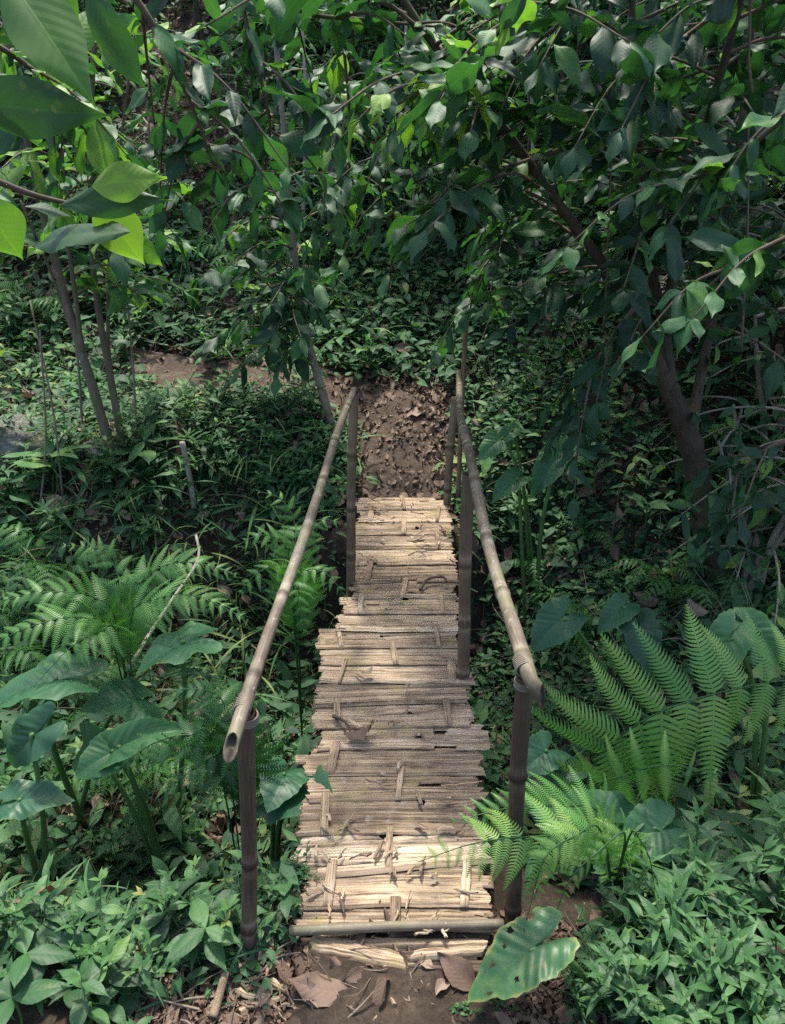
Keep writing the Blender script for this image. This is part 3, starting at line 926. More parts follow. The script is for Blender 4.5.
SC = stem_tube(trunk, [at(690, 440, YR), at(700, 380, YR + .2), at(716, 300, YR + .3), at(735, 180, YR + .4), at(750, 40, YR + .5), at(760, -100, YR + .5)], .028, .012)
SD = stem_tube(trunk, [at(664, 330, YR + .05), at(678, 250, YR - .1), at(700, 150, YR - .25), at(730, 40, YR - .4), at(760, -80, YR - .5)], .026, .01)
crown_branches(crown, wood, SA, 24, .4, .9, .155, .075, COFFEE, .15, .4, fr=(.3, 1))
crown_branches(crown, wood, SB, 30, .45, 1.0, .16, .07, COFFEE, .15, .2, fr=(.2, 1), over=.9)  # low tints on these stems paint deep canopy shade into the leaves
crown_branches(crown, wood, SC, 28, .45, .9, .16, .07, COFFEE, .15, .18, fr=(.3, 1), over=.9)
crown_branches(crown, wood, SD, 22, .4, .8, .16, .07, COFFEE, .15, .26, fr=(.2, 1), over=.6)
trunk.build('trunk', M['bark'], t, origin=baseR); wood.build('branches', M['twig'], t, origin=baseR); crown.build('crown', M['coffee'], t, origin=baseR)

# left tree: two thin mossy stems
YL = 4.2
baseL = at(130, 525, YL); baseL[2] = hz(baseL[0], YL) - .05
t = tree_obj('tree', baseL, 'slender tree of several thin mossy stems leaning left above the taros')
trunk, wood, crown = MB(), MB(), MB()
A = stem_tube(trunk, [baseL, at(122, 490, YL), at(108, 440, YL), at(92, 385, YL), at(78, 340, YL), at(62, 285, YL), at(45, 220, YL), at(25, 130, YL), at(5, 20, YL), at(-5, -80, YL)], .034, .011)
A2 = stem_tube(trunk, [at(82, 352, YL), at(76, 300, YL - .05), at(68, 240, YL - .1), at(62, 150, YL - .2), at(60, 40, YL - .3)], .014, .007)
A3 = stem_tube(trunk, [at(90, 378, YL), at(72, 330, YL + .1), at(50, 270, YL + .1), at(20, 200, YL + .1)], .013, .006)
Bq = stem_tube(trunk, [at(134, 520, YL), at(126, 470, YL + .05), at(118, 420, YL + .08), at(110, 375, YL + .1), at(100, 320, YL + .1), at(92, 250, YL + .1), at(90, 150, YL + .1), at(95, 20, YL + .1), at(98, -80, YL + .1)], .026, .009)
B2 = stem_tube(trunk, [at(110, 375, YL + .1), at(108, 320, YL + .2), at(110, 250, YL + .25), at(120, 150, YL + .3), at(135, 30, YL + .3)], .012, .006)
for q, k in ((A, 16), (A2, 12), (A3, 8), (Bq, 18), (B2, 12)):
    crown_branches(crown, wood, q, int(k*.5), .3, .6, .155, .085, COFFEE, .1, .76, fr=(.55, 1) if k > 12 else (.35, 1))  # high tint paints the backlight into this crown
trunk.build('trunk', M['stembark'], t, origin=baseL); wood.build('branches', M['twig'], t, origin=baseL); crown.build('crown', M['coffee'], t, origin=baseL)

# small tree past the far end of the left handrail
YC = 4.75
baseC = at(336, 440, YC); baseC[2] = hz(baseC[0], YC) - .05
t = tree_obj('tree', baseC, 'small tree with a pale stem and blue-green leaves past the left handrail end')
trunk, wood, crown = MB(), BranchList(), MB()
A = stem_tube(trunk, [baseC, at(326, 405, YC), at(316, 370, YC), at(305, 330, YC), at(298, 290, YC), at(294, 245, YC), at(288, 180, YC), at(280, 90, YC), at(270, -30, YC)], .03, .012)
Bq = stem_tube(trunk, [at(308, 420, YC + .1), at(304, 385, YC + .1), at(296, 340, YC + .1), at(280, 300, YC), at(255, 270, YC - .1)], .016, .007)
crown_branches(crown, wood, A, 12, .3, .6, .14, .07, COFFEE, .35, .5, fr=(.35, .75), az=(PI * .75, PI * 1.5))
crown_branches(crown, wood, A, 7, .35, .7, .15, .08, COFFEE, .15, .5, fr=(.6, 1))
crown_branches(crown, wood, Bq, 9, .3, .55, .16, .06, COFFEE, .6, .5, fr=(.4, 1))
trunk.build('trunk', M['palebark'], t, origin=baseC); [q.build('branch', M['twig'], t, origin=baseC) for q in wood.items]; crown.build('crown', M['coffee'], t, origin=baseC)

# ------------------------------------------------------------------ leafy shrubs of the hillside: prototypes, then copies
def make_shrub(h, nst, seed, llen=.18, tint=.42, label='', cat='shrub'):
    o = empty('leafy_shrub', (0, 0, 0), label, cat)
    s_, w_, c_ = MB(), MB(), MB()
    for i in range(nst):
        a = rng.uniform(0, 2 * PI); ln = rng.uniform(.1, .35)
        hh = h * rng.uniform(.75, 1.05)
        P = [(rng.normal(0, .04), rng.normal(0, .04), -.1), (math.cos(a) * ln * .3, math.sin(a) * ln * .3, hh * .35), (math.cos(a) * ln * .7, math.sin(a) * ln * .7, hh * .7), (math.cos(a) * ln, math.sin(a) * ln, hh)]
        Q = stem_tube(s_, P, .022, .007, 24, 8)
        crown_branches(c_, s_, Q, int(12 * h / 1.8) + 3, .3, .7, llen, .07, COFFEE_LO, .15, tint, fr=(.25, 1))
    s_.build('stem', M['palebark'] if seed % 2 else M['bark'], o); c_.build('foliage', M['coffee'], o)
    return o


SHR = [make_shrub(h, n, i, ll, ti) for i, (h, n, ll, ti) in enumerate([(2.0, 2, .15, .45), (1.5, 3, .13, .55), (2.6, 2, .16, .42), (1.0, 3, .11, .6)])]
used = [False] * len(SHR)


def put(protos, used, i, loc, rz, sc, label, group=None, tilt=.08):
    rot = (rng.normal(0, tilt), rng.normal(0, tilt), rz)
    if not used[i]:
        used[i] = True
        o = protos[i]; o.location = [float(c) for c in loc]; o.rotation_euler = rot; o.scale = (sc, sc, sc); o['label'] = label
        if group: o['group'] = group
        return o
    o = dup(protos[i], loc, rot, sc, label, group)
    if not group and 'group' in o: del o['group']
    return o


def spot(x, y, sink=.02):
    return (x, y, hz(x, y) - sink)


# hand-placed shrubs (x, y, proto, scale, label)
for x, y, i, sc, lab in [
    (-1.15, 7.1, 0, .9, 'leafy shrub on the slope above the left end of the dirt path'),
    (-2.5, 7.2, 2, .95, 'tall leafy shrub rising behind the slender left tree'),
    (-3.7, 6.1, 2, .9, 'tall leafy shrub at the left edge behind the pale rock'),
    (-.35, 7.4, 2, .85, 'leafy shrub high on the slope behind the small pale-stemmed tree'),
    (.45, 6.5, 1, 1.0, 'bushy shrub on the slope straight above the far bridge end'),
    (1.15, 5.9, 2, 1.0, 'dark tall shrub on the slope above the right handrail end'),
    (2.1, 5.5, 2, 1.0, 'dark tall shrub behind the fork of the right tree'),
    (3.1, 4.9, 2, 1.0, 'dark tall shrub at the right edge behind the grey boulder'),
    (2.6, 3.7, 0, 1.0, 'dark shrub at the right edge beside the forked tree'),
    (-1.75, 8.3, 2, 1.1, 'distant tall shrub between the two left trees, high on the hill'),
    (.9, 7.6, 2, 1.1, 'distant tall shrub high on the hill above the bridge'),
    (2.2, 7.2, 2, 1.15, 'distant dark shrub high on the hill at upper right'),
    (-3.6, 8.2, 2, 1.2, 'distant tall shrub high on the hill at upper left'),
    (-.5, 8.9, 2, 1.2, 'farthest shrub on the hilltop in the gap between the tree crowns')]:
    put(SHR, used, i, spot(x, y), rng.uniform(0, 6.28), sc, lab)
for (x0, x1, y0, y1, n, ids, lab, grp) in [
    (-4.5, 4.5, 8.6, 12, 20, (0, 2), 'dim leafy shrub far up the wooded hill, mostly hidden by nearer leaves', 'shrubs far up the hill'),
    (-3.6, 0, 6.5, 8.6, 12, (3,), 'low leafy shrub on the shaded slope above the dirt path', 'low shrubs above the path'),
    (.7, 3.4, 4.3, 7.5, 14, (3, 1), 'low dark shrub on the slope right of the far bridge end', 'low shrubs on the right slope'),
    (1.7, 3.3, 3.4, 4.6, 6, (3,), 'low shrub growing about the foot of the right tree', 'low shrubs about the right tree')]:
    for _ in range(n):
        x, y = rng.uniform(x0, x1), rng.uniform(y0, y1)
        put(SHR, used, int(rng.choice(ids)), spot(x, y), rng.uniform(0, 6.28), rng.uniform(.75, 1.15), lab, grp)

# ------------------------------------------------------------------ branch of big leaves hanging at the upper left
obr = empty('overhanging_branch', at(-60, -30, 1.5), 'branch of very large bright leaves hanging into the upper left corner', 'branch')
OO = np.array(obr.location)
b = MB()
b.tube(smooth_path([at(-120, 60, 1.45), at(-30, 10, 1.5), at(40, -30, 1.5), at(120, -70, 1.55)], 24), .01, 8, .4)
b.tube(smooth_path([at(-120, 60, 1.45), at(-60, 150, 1.5), at(20, 190, 1.55), at(75, 205, 1.6)], 24), np.linspace(.009, .004, 24), 8, .4)
b.build('stem', M['twig'], obr, origin=OO)
NEARLEAF = [leaf_tpl(13, 22, .42, .45, .15, .1, .45, .011, 11, .02, 60 + i, tw) for i, tw in enumerate([.15, -.2, .3])]
BIG = [  # base px, tip px, Y base, Y tip, width/length, normal, tint with backlight and shade painted in
    ((5, -30), (84, 97), 1.45, 1.35, .46, (.3, -1, .35), .62), ((45, -45), (68, 50), 1.55, 1.5, .5, (-.2, -1, .3), .7),
    ((85, -15), (131, 96), 1.5, 1.45, .42, (-.8, -.9, .2), .3), ((-40, 100), (96, 136), 1.5, 1.42, .36, (.1, -1, -.1), .2),
    ((-30, 86), (30, 84), 1.5, 1.5, .45, (0, -.6, .8), .15), ((92, 186), (160, 184), 1.5, 1.46, .5, (0, -1, .25), .92),
    ((96, 196), (140, 268), 1.55, 1.55, .62, (.15, -1, .1), .95), ((60, 205), (166, 205), 1.52, 1.5, .3, (0, -.8, .4), .25),
    ((130, 232), (22, 242), 1.5, 1.6, .34, (0, -.35, 1), .4), ((-22, 195), (18, 262), 1.3, 1.3, .8, (.2, -1, .1), .8),
    ((25, 206), (75, 215), 1.55, 1.6, .5, (0, -.4, 1), .3), ((60, 60), (95, 5), 1.7, 1.75, .6, (0, -1, .1), .75)]
for i, ((a, c), (d, e), y0, y1, wr, nn, tn) in enumerate(BIG):
    p, q = at(a, c, y0), at(d, e, y1)
    ln = np.linalg.norm(q - p)
    b = MB(); b.inst(NEARLEAF[i % 3], frames(p, q - p + np.array([0, 0, .1 * ln]), nn, ln * wr / .42, ln * 1.03, ln), [tn])
    b.build('leaf', M['near'], obr, origin=OO)

# mid-distance sprays hanging into the frame from trees whose stems stand outside it
def spray(P, llen, spacing, tint, label, n_side=5, Yl=.5, droop=.2, group=None, tp=COFFEE):  # tint also carries painted sun and shade, high where sunlit, low where dim
    P = np.asarray(P)
    o = empty('leafy_branch', P[0], label, 'branch', group)
    w_, c_ = MB(), MB()
    leafy_branch(c_, w_, P, .011, llen, spacing, tp, .1, droop, tint, n=40)
    Q = smooth_path(P, 40)
    for i in range(n_side):
        k = int((.25 + .7 * (i + rng.random() * .6) / n_side) * 39)
        t_ = nrm(Q[min(39, k + 1)] - Q[k - 1]); sd = nrm(np.cross(t_, [0, 0, 1])) * (1 if i % 2 else -1)
        d = nrm(t_ * .7 + sd * .7 + [0, 0, rng.normal(-.05, .2)])
        l_ = Yl * rng.uniform(.6, 1.1)
        leafy_branch(c_, w_, [Q[k], Q[k] + d * l_ * .5 + [0, 0, .02], Q[k] + d * l_ + [0, 0, -.16 * l_]], .006, llen * .9, spacing, tp, .1, droop, tint, n=14)
    w_.build('stem', M['twig'], o, origin=P[0]); c_.build('foliage', M['coffee'], o, origin=P[0])
    return o


spray([at(560, -60, 2.6), at(500, 30, 2.7), at(440, 80, 2.8), at(395, 105, 2.9)], .145, .07, .93, 'sprig of bright sunlit leaves reaching in at the top centre', 4, .35)  # sunlight painted into the leaves by a high tint
spray([at(250, -40, 3.0), at(300, 10, 3.1), at(370, 20, 3.2), at(450, 28, 3.3)], .13, .09, .4, 'thin dark branch running level across the top of the frame', 4, .4)
spray([at(90, -60, 2.3), at(150, 20, 2.4), at(190, 100, 2.5), at(215, 170, 2.6)], .14, .08, .3, 'dark leafy branch hanging beside the big upper left leaves', 6, .4, .2)
spray([at(230, -60, 3.2), at(250, 40, 3.2), at(270, 130, 3.3), at(255, 210, 3.4)], .15, .07, .28, 'dark drooping leafy branch above the small pale-stemmed tree', 5, .4, .2)
spray([at(830, 60, 2.4), at(770, 130, 2.5), at(700, 175, 2.6), at(640, 190, 2.7)], .15, .08, .45, 'long drooping leafy branch entering from the right edge', 6, .4, .2)
spray([at(840, 200, 2.2), at(790, 235, 2.25), at(740, 260, 2.3), at(705, 290, 2.35)], .145, .08, .55, 'branch of ribbed green leaves at the right edge below the long branch', 3, .3, .2)
spray([at(800, -60, 2.9), at(720, 10, 3.0), at(650, 60, 3.0), at(590, 90, 3.0)], .15, .07, .22, 'dark leafy branch filling the upper right corner', 6, .5, .2)  # corner's deep shade painted into the leaves by a low tint
spray([at(690, -80, 3.2), at(600, -10, 3.2), at(520, 60, 3.2), at(470, 130, 3.2)], .15, .07, .3, 'dark leafy branch hanging left of the upper right corner', 6, .5, .2)
spray([at(560, 150, 3.3), at(500, 170, 3.3), at(450, 190, 3.3), at(410, 215, 3.3)], .15, .075, .45, 'drooping spray of leaves left of the forked stem', 6, .4, .2)
spray([at(-60, 20, 2.6), at(20, 60, 2.8), at(80, 120, 3.0), at(110, 200, 3.2)], .15, .07, .86, 'sunlit leafy branch behind the big upper left leaves', 7, .5, .2)  # sunlit look comes from a raised leaf tint

spray([at(640, 300, 3.2), at(610, 340, 3.2), at(585, 385, 3.2), at(570, 440, 3.2)], .14, .07, .3, 'dim drooping branch hanging left of the mossy right trunk', 6, .4, .5)
spray([at(790, 440, 2.9), at(765, 450, 2.9), at(735, 480, 2.9), at(720, 520, 2.9)], .13, .07, .25, 'dim leafy branch in front of the boulder at the right edge', 4, .3, .4)

# hanging vines
for px, px2, y0, y1, Y, lab in [(610, 604, -30, 330, 3.3, 'thin straight vine hanging left of the right fork'), (748, 742, -30, 350, 3.0, 'thin vine hanging near the right edge'),
                                (520, 528, -30, 210, 4.0, 'thin vine hanging above the right handrail'), (332, 322, -30, 150, 4.2, 'thin vine hanging above the left handrail')]:
    stick('vine', [at(px, y0, Y), at((px + px2) / 2 + 4, (y0 + y1) / 2, Y), at(px2, y1, Y)], .005, .004, M['twig'], lab, 'vine', tint=.6, kink=.003)
for i, (px, y0, y1, Y) in enumerate([(420, 20, 280, 6.4), (535, 60, 300, 5.6), (300, 30, 200, 6.5)]):
    p1 = at(px, y1, Y); p0 = at(px - 8 + 16 * rng.random(), y0 - 120, Y + .2)
    p1[2] = hz(p1[0], p1[1]) - .05
    stick('sapling', [p1, (p0 + p1) / 2 + rng.normal(0, .06, 3), p0], .018, .01, M['palebark'], 'bare thin pale sapling stem on the slope behind the leaves', 'sapling', 'bare sapling stems on the slope', tint=.6)

for i, (a, c, Y0, Y1, r) in enumerate([((150, 530), (120, 230), 4.3, 4.5, .008), ((98, 520), (58, 260), 4.4, 4.5, .009), ((46, 560), (40, 330), 3.9, 4.0, .007), ((72, 545), (30, 300), 4.0, 4.2, .007)]):
    p0 = at(*a, Y0); p0[2] = hz(p0[0], p0[1]) - .05; p1 = at(*c, Y1)
    stick('sapling', [p0, (p0 + p1) / 2 + rng.normal(0, .04, 3), p1], r, r * .6, M['stembark'], 'thin brown leafless stem rising beside the slender left tree', 'sapling', 'thin stems beside the left tree', tint=.6)

# ------------------------------------------------------------------ elephant-ear plants
HEART = [heart_tpl(11, 64, .82, .1, .58, .3, .8, .045, 1), heart_tpl(11, 64, .72, .1, .55, .4, 1.1, .035, 2), heart_tpl(11, 64, .9, .12, .6, .2, .5, .06, 3)]

OLD = heart_tpl(16, 90, .72, .1, .58, .16, .5, .035, 8, holes=[(.12, .5, .03), (-.18, .3, .035), (.2, .25, .025), (.3, .1, .04), (-.1, .7, .03), (.33, -.2, .06)])


def taro(base, leaves, label, mat='taro', oldlab=None):
    """leaves: (joint point, tip point, width factor, normal, tint, template)"""
    base = np.asarray(base, float)
    o = empty('elephant_ear', base, label, 'plant')
    for j, tip, wf, nn, tn, ti in leaves:
        d = tip - j; ln = np.linalg.norm(d)
        tp = HEART[ti] if isinstance(ti, int) else ti
        nring = 16 if tp is OLD else 11
        q = np.repeat(np.linspace(0, 1, nring) ** .9, len(tp[0]) // nring)
        b = MB(); b.inst(tp, frames(j, d, nn, ln * wf, ln, ln), [tn], (.3 if tp is OLD else .2) * ss(.86, 1, q))
        b.build('leaf', M[mat], o, origin=base)
        hgt = j[2] - base[2]
        c1 = base + (j - base) * .5 + np.array([0, 0, .16 * hgt]) + rng.normal(0, .02, 3)
        c2 = base + (j - base) * .88 + np.array([0, 0, .1 * hgt])
        b = MB(); b.tube(smooth_path([base + rng.normal(0, .02, 3) * [1, 1, 0], c1, c2, j + nrm(d) * .01 * ln], 24), np.linspace(.013, .006, 24) * (.6 + .5 * min(1, ln / .3)), 8, .5)
        b.build('leaf_stalk', M['stalk'], o, origin=base)
    return o


def gbase(px, py, Y):
    p = at(px, py, Y); p[2] = hz(p[0], p[1]) - .03
    return p


def LF(j, t_, Yj, Yt, wf=1.0, nn=(0, 0, 1), tn=.5, ti=0):
    return (at(*j, Yj), at(*t_, Yt), wf, nn, tn, ti)


taro(gbase(175, 800, 2.35), [LF((186, 643), (128, 660), 2.35, 2.28, 1.5, (-.35, .12, 1), .5, 2), ], 'single tall elephant ear leaf on a straight stalk beside the left handrail')
# the big tilted blade of that plant needs both halves in view
taro(gbase(60, 770, 2.25), [LF((57, 680), (-25, 690), 2.25, 2.2, 1.1, (.15, .1, 1), .45, 0), LF((132, 700), (82, 700), 2.35, 2.25, 1.25, (.1, -.1, 1), .5, 2)], 'elephant ear plant at the left edge with two broad leaves')
taro(gbase(150, 790, 2.05), [LF((112, 752), (72, 774), 2.05, 1.95, 1.2, (.3, -.5, 1), .62, 0), LF((92, 750), (60, 738), 2.1, 2.2, 1.3, (0, -.9, .6), .5, 1), LF((118, 748), (178, 714), 2.05, 2.05, .6, (-.2, -.5, .9), .75, 1)], 'elephant ear plant with an upturned bright leaf left of the near left post')
taro(gbase(20, 830, 1.9), [LF((20, 800), (70, 793), 1.9, 1.9, .8, (0, -.3, 1), .45, 2), LF((35, 735), (-5, 772), 2.0, 1.95, .9, (.1, -.6, .8), .35, 0)], 'low elephant ear plant at the left edge above the herbs')
taro(gbase(268, 830, 2.0), [LF((288, 790), (330, 800), 2.0, 1.85, 1.1, (0, -.3, 1), .3, 2), LF((285, 775), (268, 802), 2.0, 1.85, 1.2, (0, -.5, .9), .42, 0)], 'dark elephant ear plant tucked under the left edge of the deck')
taro(gbase(650, 700, 2.7), [LF((640, 630), (652, 672), 2.7, 2.55, 1.0, (0, -.7, .7), .12, 0), LF((622, 608), (598, 628), 2.75, 2.65, 1.0, (0, -.5, 1), .5, 1), LF((560, 620), (530, 648), 2.75, 2.65, 1.1, (.1, -.4, 1), .5, 0)], 'elephant ear plant with one very dark leaf behind the big fern')
taro(gbase(790, 720, 2.1), [LF((728, 640), (700, 690), 2.1, 2.0, .9, (-.2, -.7, .8), .75, 1), LF((755, 632), (800, 670), 2.15, 2.05, .9, (.3, -.8, .6), .8, 1)], 'bright elephant ear plant at the right edge above the big fern')
taro(gbase(570, 880, 1.75), [LF((608, 822), (535, 805), 1.72, 1.72, .8, (0, -.45, 1), .4, 2), LF((660, 830), (618, 850), 1.7, 1.62, 1.1, (.1, -.45, 1), .55, 2)], 'pair of elephant ear leaves below the big fern, right of the near right post')
taro(gbase(560, 800, 2.0), [LF((545, 752), (520, 772), 2.0, 1.9, 1.1, (.1, -.5, 1), .45, 0), LF((556, 768), (590, 772), 2.0, 1.95, 1.0, (0, -.6, 1), .38, 2)], 'blue-green elephant ear plant behind the near right post')
taro(gbase(600, 1000, 1.3), [LF((530, 950), (461, 996), 1.27, 1.2, 1.05, (-.45, -.2, 1), .4, OLD)], 'ragged blotched elephant ear leaf at the lower right corner of the deck', 'oldtaro')
taro(gbase(545, 500, 3.7), [LF((515, 480), (490, 496), 3.7, 3.6, .9, (0, -.6, 1), .6, 1), LF((560, 455), (530, 490), 3.8, 3.6, .8, (0, -.6, .9), .5, 1)], 'small elephant ear plant on the slope right of the middle post')
taro(gbase(545, 470, 3.9), [LF((500, 440), (478, 455), 3.8, 3.7, 1.0, (0, -.6, 1), .6, 0), LF((510, 432), (525, 420), 3.8, 3.85, 1.0, (0, -.7, .8), .6, 1)], 'small lobed elephant ear plant beside the bend of the right handrail')

# ------------------------------------------------------------------ ferns
def frond(mb, P, plen, npair, tint, tpls=PINNA, start=.12, fold=.1, fwd=.45, prof=.32, droop=.25, r=.004, upv=None, lowlen=1.0):
    n = 40
    Q = smooth_path(P, n)
    s = np.concatenate([[0], np.cumsum(np.linalg.norm(np.diff(Q, axis=0), axis=1))]); Lt = s[-1]
    T = nrm(np.gradient(Q, axis=0))
    mb.tube(Q, np.linspace(r, r * .25, n), 5, .25)
    f = np.linspace(start, .985, npair)
    pos = np.stack([np.interp(f * Lt, s, Q[:, k]) for k in range(3)], -1)
    tt = nrm(np.stack([np.interp(f * Lt, s, T[:, k]) for k in range(3)], -1))
    u = np.array([0, 0, 1.0]) if upv is None else np.asarray(upv, float)
    side = nrm(np.cross(tt, u)); nn = np.cross(side, tt)
    g = np.where(f < prof, .55 + .45 * (f - start) / (prof - start), (1 - (f - prof) / (1 - prof)) ** .75 * .96 + .04)
    Ms, tn = [], []
    for sg in (-1, 1):
        fw, dr_ = (fwd if np.isscalar(fwd) else fwd[0 if sg < 0 else 1]), (droop if np.isscalar(droop) else droop[0 if sg < 0 else 1])
        d = side * sg + tt * (fw + .25 * f[:, None]) + nn * fold - np.array([0, 0, dr_]) + rng.normal(0, .1, (npair, 3))
        nrmv = nn + side * sg * .1 + rng.normal(0, .2, (npair, 3))
        Ms.append(frames(pos, d, nrmv, plen * g * (lowlen if sg > 0 else 1) * rng.uniform(.82, 1.12, npair))); tn.append(tint + rng.normal(0, .07, npair) + .12 * f)
    Ms = np.concatenate(Ms); tn = np.concatenate(tn)
    ok = rng.random(len(Ms)) > .05
    pick_inst(mb, tpls, Ms[ok], tn[ok].clip(.02, .98))


def fern_at(base, fr, label, plen, npair, tint, tpls=PINNA, **kw):
    base = np.asarray(base, float)
    o = empty('fern', base, label, 'fern')
    for P in fr:
        k2 = dict(kw)
        if isinstance(P, tuple): P, over = P; k2.update(over)
        pl = k2.pop('plen', plen); npn = k2.pop('npair', npair); tn = k2.pop('tint', tint)
        b = MB(); frond(b, np.array([base] + list(P)), pl, npn, tn, tpls, **k2)
        b.build('frond', M['fern'], o, origin=base)
    return o


fb = gbase(560, 880, 1.95)
fern_at(fb, [([at(585, 785, 1.95), at(615, 742, 1.93), at(660, 712, 1.9), at(730, 690, 1.9), at(800, 680, 1.92), at(870, 690, 1.95)], dict(start=.24, prof=.6, upv=(0, -.8, .6), fwd=(-.3, -.5), droop=(.05, .75), npair=17, lowlen=1.3)),
             ([at(590, 800, 1.85), at(625, 775, 1.8), at(670, 765, 1.76), at(720, 775, 1.74)], dict(plen=.24, npair=13, start=.25, prof=.5, upv=(0, -.8, .6), tint=.8, fwd=(.0, -.3), droop=(0, .7), lowlen=1.2))
             ], 'big bright fern arching over the bank on the right', .36, 13, .88, droop=.3)
fern_at(gbase(620, 860, 1.6), [([at(600, 836, 1.5), at(545, 836, 1.42), at(480, 842, 1.36), at(418, 862, 1.33)], dict(upv=(0, -.6, .8), start=.28, prof=.66, droop=(.15, .55), fwd=(.3, .1), lowlen=1.15)),
                                ([at(600, 830, 1.5), at(575, 836, 1.42), at(545, 858, 1.36), at(528, 915, 1.33)], dict(plen=.12, upv=(0, -.7, .7), start=.25, prof=.5)),
                                ([at(600, 815, 1.6), at(560, 806, 1.56), at(510, 808, 1.5), at(450, 822, 1.46)], dict(plen=.14, upv=(0, -.6, .8), tint=.65, start=.25, prof=.55)),
                                ([at(625, 835, 1.5), at(600, 850, 1.44), at(570, 880, 1.38), at(552, 925, 1.36)], dict(plen=.1, start=.25, upv=(0, -.7, .7))),
                                ([at(630, 835, 1.5), at(640, 840, 1.48), at(650, 860, 1.46), at(655, 890, 1.44)], dict(plen=.1, npair=14))], 'bright green fern spilling over the right side of the near deck', .15, 22, .88, PINNA_MID, droop=.15)
fern_at(gbase(600, 820, 2.05), [([at(570, 770, 2.05), at(545, 765, 2.0), at(510, 790, 1.95), at(480, 820, 1.9)], {}), ([at(610, 790, 2.0), at(600, 800, 1.9), at(580, 830, 1.85)], {})], 'dark fern fronds in shade behind the near right post', .16, 16, .15)  # low tint paints the shade into these fronds
K1 = dict(start=.52, prof=.68)
fern_at(gbase(120, 680, 2.6), [([at(112, 640, 2.5), at(85, 618, 2.42), at(35, 625, 2.32), at(-30, 655, 2.22)], K1), ([at(118, 630, 2.55), at(95, 598, 2.55), at(45, 592, 2.5), at(-20, 606, 2.42)], K1),
                                ([at(130, 630, 2.5), at(155, 600, 2.48), at(195, 596, 2.42), at(245, 618, 2.35)], K1), ([at(128, 620, 2.6), at(145, 578, 2.65), at(185, 562, 2.65), at(240, 575, 2.6)], K1),
                                ([at(118, 640, 2.5), at(100, 632, 2.4), at(70, 648, 2.3), at(35, 685, 2.2)], K1), ([at(122, 610, 2.6), at(118, 575, 2.7), at(100, 550, 2.75), at(60, 545, 2.75)], K1)], 'pale green fern clump behind the left elephant ears', .17, 19, .66, PINNA_MID, upv=(0, -.35, 1), droop=.1)
fern_at(gbase(295, 640, 3.1), [([at(290, 575, 3.05), at(285, 545, 3.05), at(262, 535, 3.0), at(232, 548, 2.95)], K1), ([at(296, 575, 3.05), at(300, 540, 3.1), at(318, 520, 3.1), at(350, 525, 3.1)], K1),
                               ([at(298, 590, 3.0), at(308, 570, 2.95), at(328, 575, 2.9), at(348, 600, 2.85)], K1), ([at(290, 580, 3.0), at(280, 565, 2.92), at(255, 575, 2.85), at(232, 605, 2.8)], K1),
                               ([at(296, 565, 3.1), at(295, 525, 3.2), at(282, 500, 3.25), at(255, 490, 3.25)], K1), ([at(294, 600, 2.95), at(296, 590, 2.85), at(300, 605, 2.78), at(306, 635, 2.72)], K1)], 'fern clump between the left handrail and the deck', .16, 15, .62, PINNA_MID, upv=(0, -.35, 1), droop=.1)
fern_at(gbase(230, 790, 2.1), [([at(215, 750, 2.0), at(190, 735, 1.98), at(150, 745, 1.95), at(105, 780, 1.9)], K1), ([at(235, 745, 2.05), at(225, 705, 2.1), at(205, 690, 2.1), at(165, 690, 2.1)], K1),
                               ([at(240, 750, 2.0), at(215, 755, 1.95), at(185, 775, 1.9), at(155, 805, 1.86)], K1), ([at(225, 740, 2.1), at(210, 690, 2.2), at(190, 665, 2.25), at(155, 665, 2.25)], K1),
                               ([at(240, 760, 2.0), at(225, 775, 1.92), at(205, 800, 1.86), at(190, 830, 1.82)], K1)], 'dark shaded fern below the left handrail end', .19, 20, .12, PINNA_MID, upv=(0, -.3, 1))  # shade is put into the frond colour by the low tint
fern_at(gbase(530, 350, 4.8), [([at(525, 330, 4.8), at(510, 345, 4.7), at(495, 375, 4.6)], {}), ([at(540, 340, 4.8), at(560, 350, 4.7), at(580, 375, 4.6)], {})], 'small fern on the slope above the bend of the right handrail', .1, 12, .45, PINNA_LO)


def make_fern(nf, ln, tint):
    o = empty('fern', (0, 0, 0), 'fern', 'fern')
    for i in range(nf):
        a = i * 2 * PI / nf + rng.normal(0, .25); l = ln * rng.uniform(.75, 1.1)
        d = np.array([math.cos(a), math.sin(a), 0])
        P = [(0, 0, 0), d * l * .25 + [0, 0, l * .38], d * l * .6 + [0, 0, l * .48], d * l + [0, 0, l * .25]]
        b = MB(); frond(b, np.array(P), l * .3, 15, tint, PINNA_LO, r=.0035); b.build('frond', M['fern'], o)
    return o


FERN = [make_fern(7, .5, .55), make_fern(6, .4, .4), make_fern(8, .6, .62)]
fu = [False] * 3
for (x0, x1, y0, y1, n, lab, grp) in [
    (-3.4, -.9, 5.9, 7.4, 12, 'small green fern on the hillside around the left end of the path', 'ferns on the left hillside'),
    (-2.8, -.5, 2.1, 3.9, 10, 'green fern growing in the gully left of the bridge', 'ferns in the left gully'),
    (.8, 3.0, 2.4, 5.2, 13, 'dim green fern on the slope right of the bridge', 'ferns on the right slope')]:
    for _ in range(n):
        x, y = rng.uniform(x0, x1), rng.uniform(y0, y1)
        put(FERN, fu, int(rng.integers(0, 3)), spot(x, y), rng.uniform(0, 6.28), rng.uniform(.6, 1.0), lab, grp, .15)

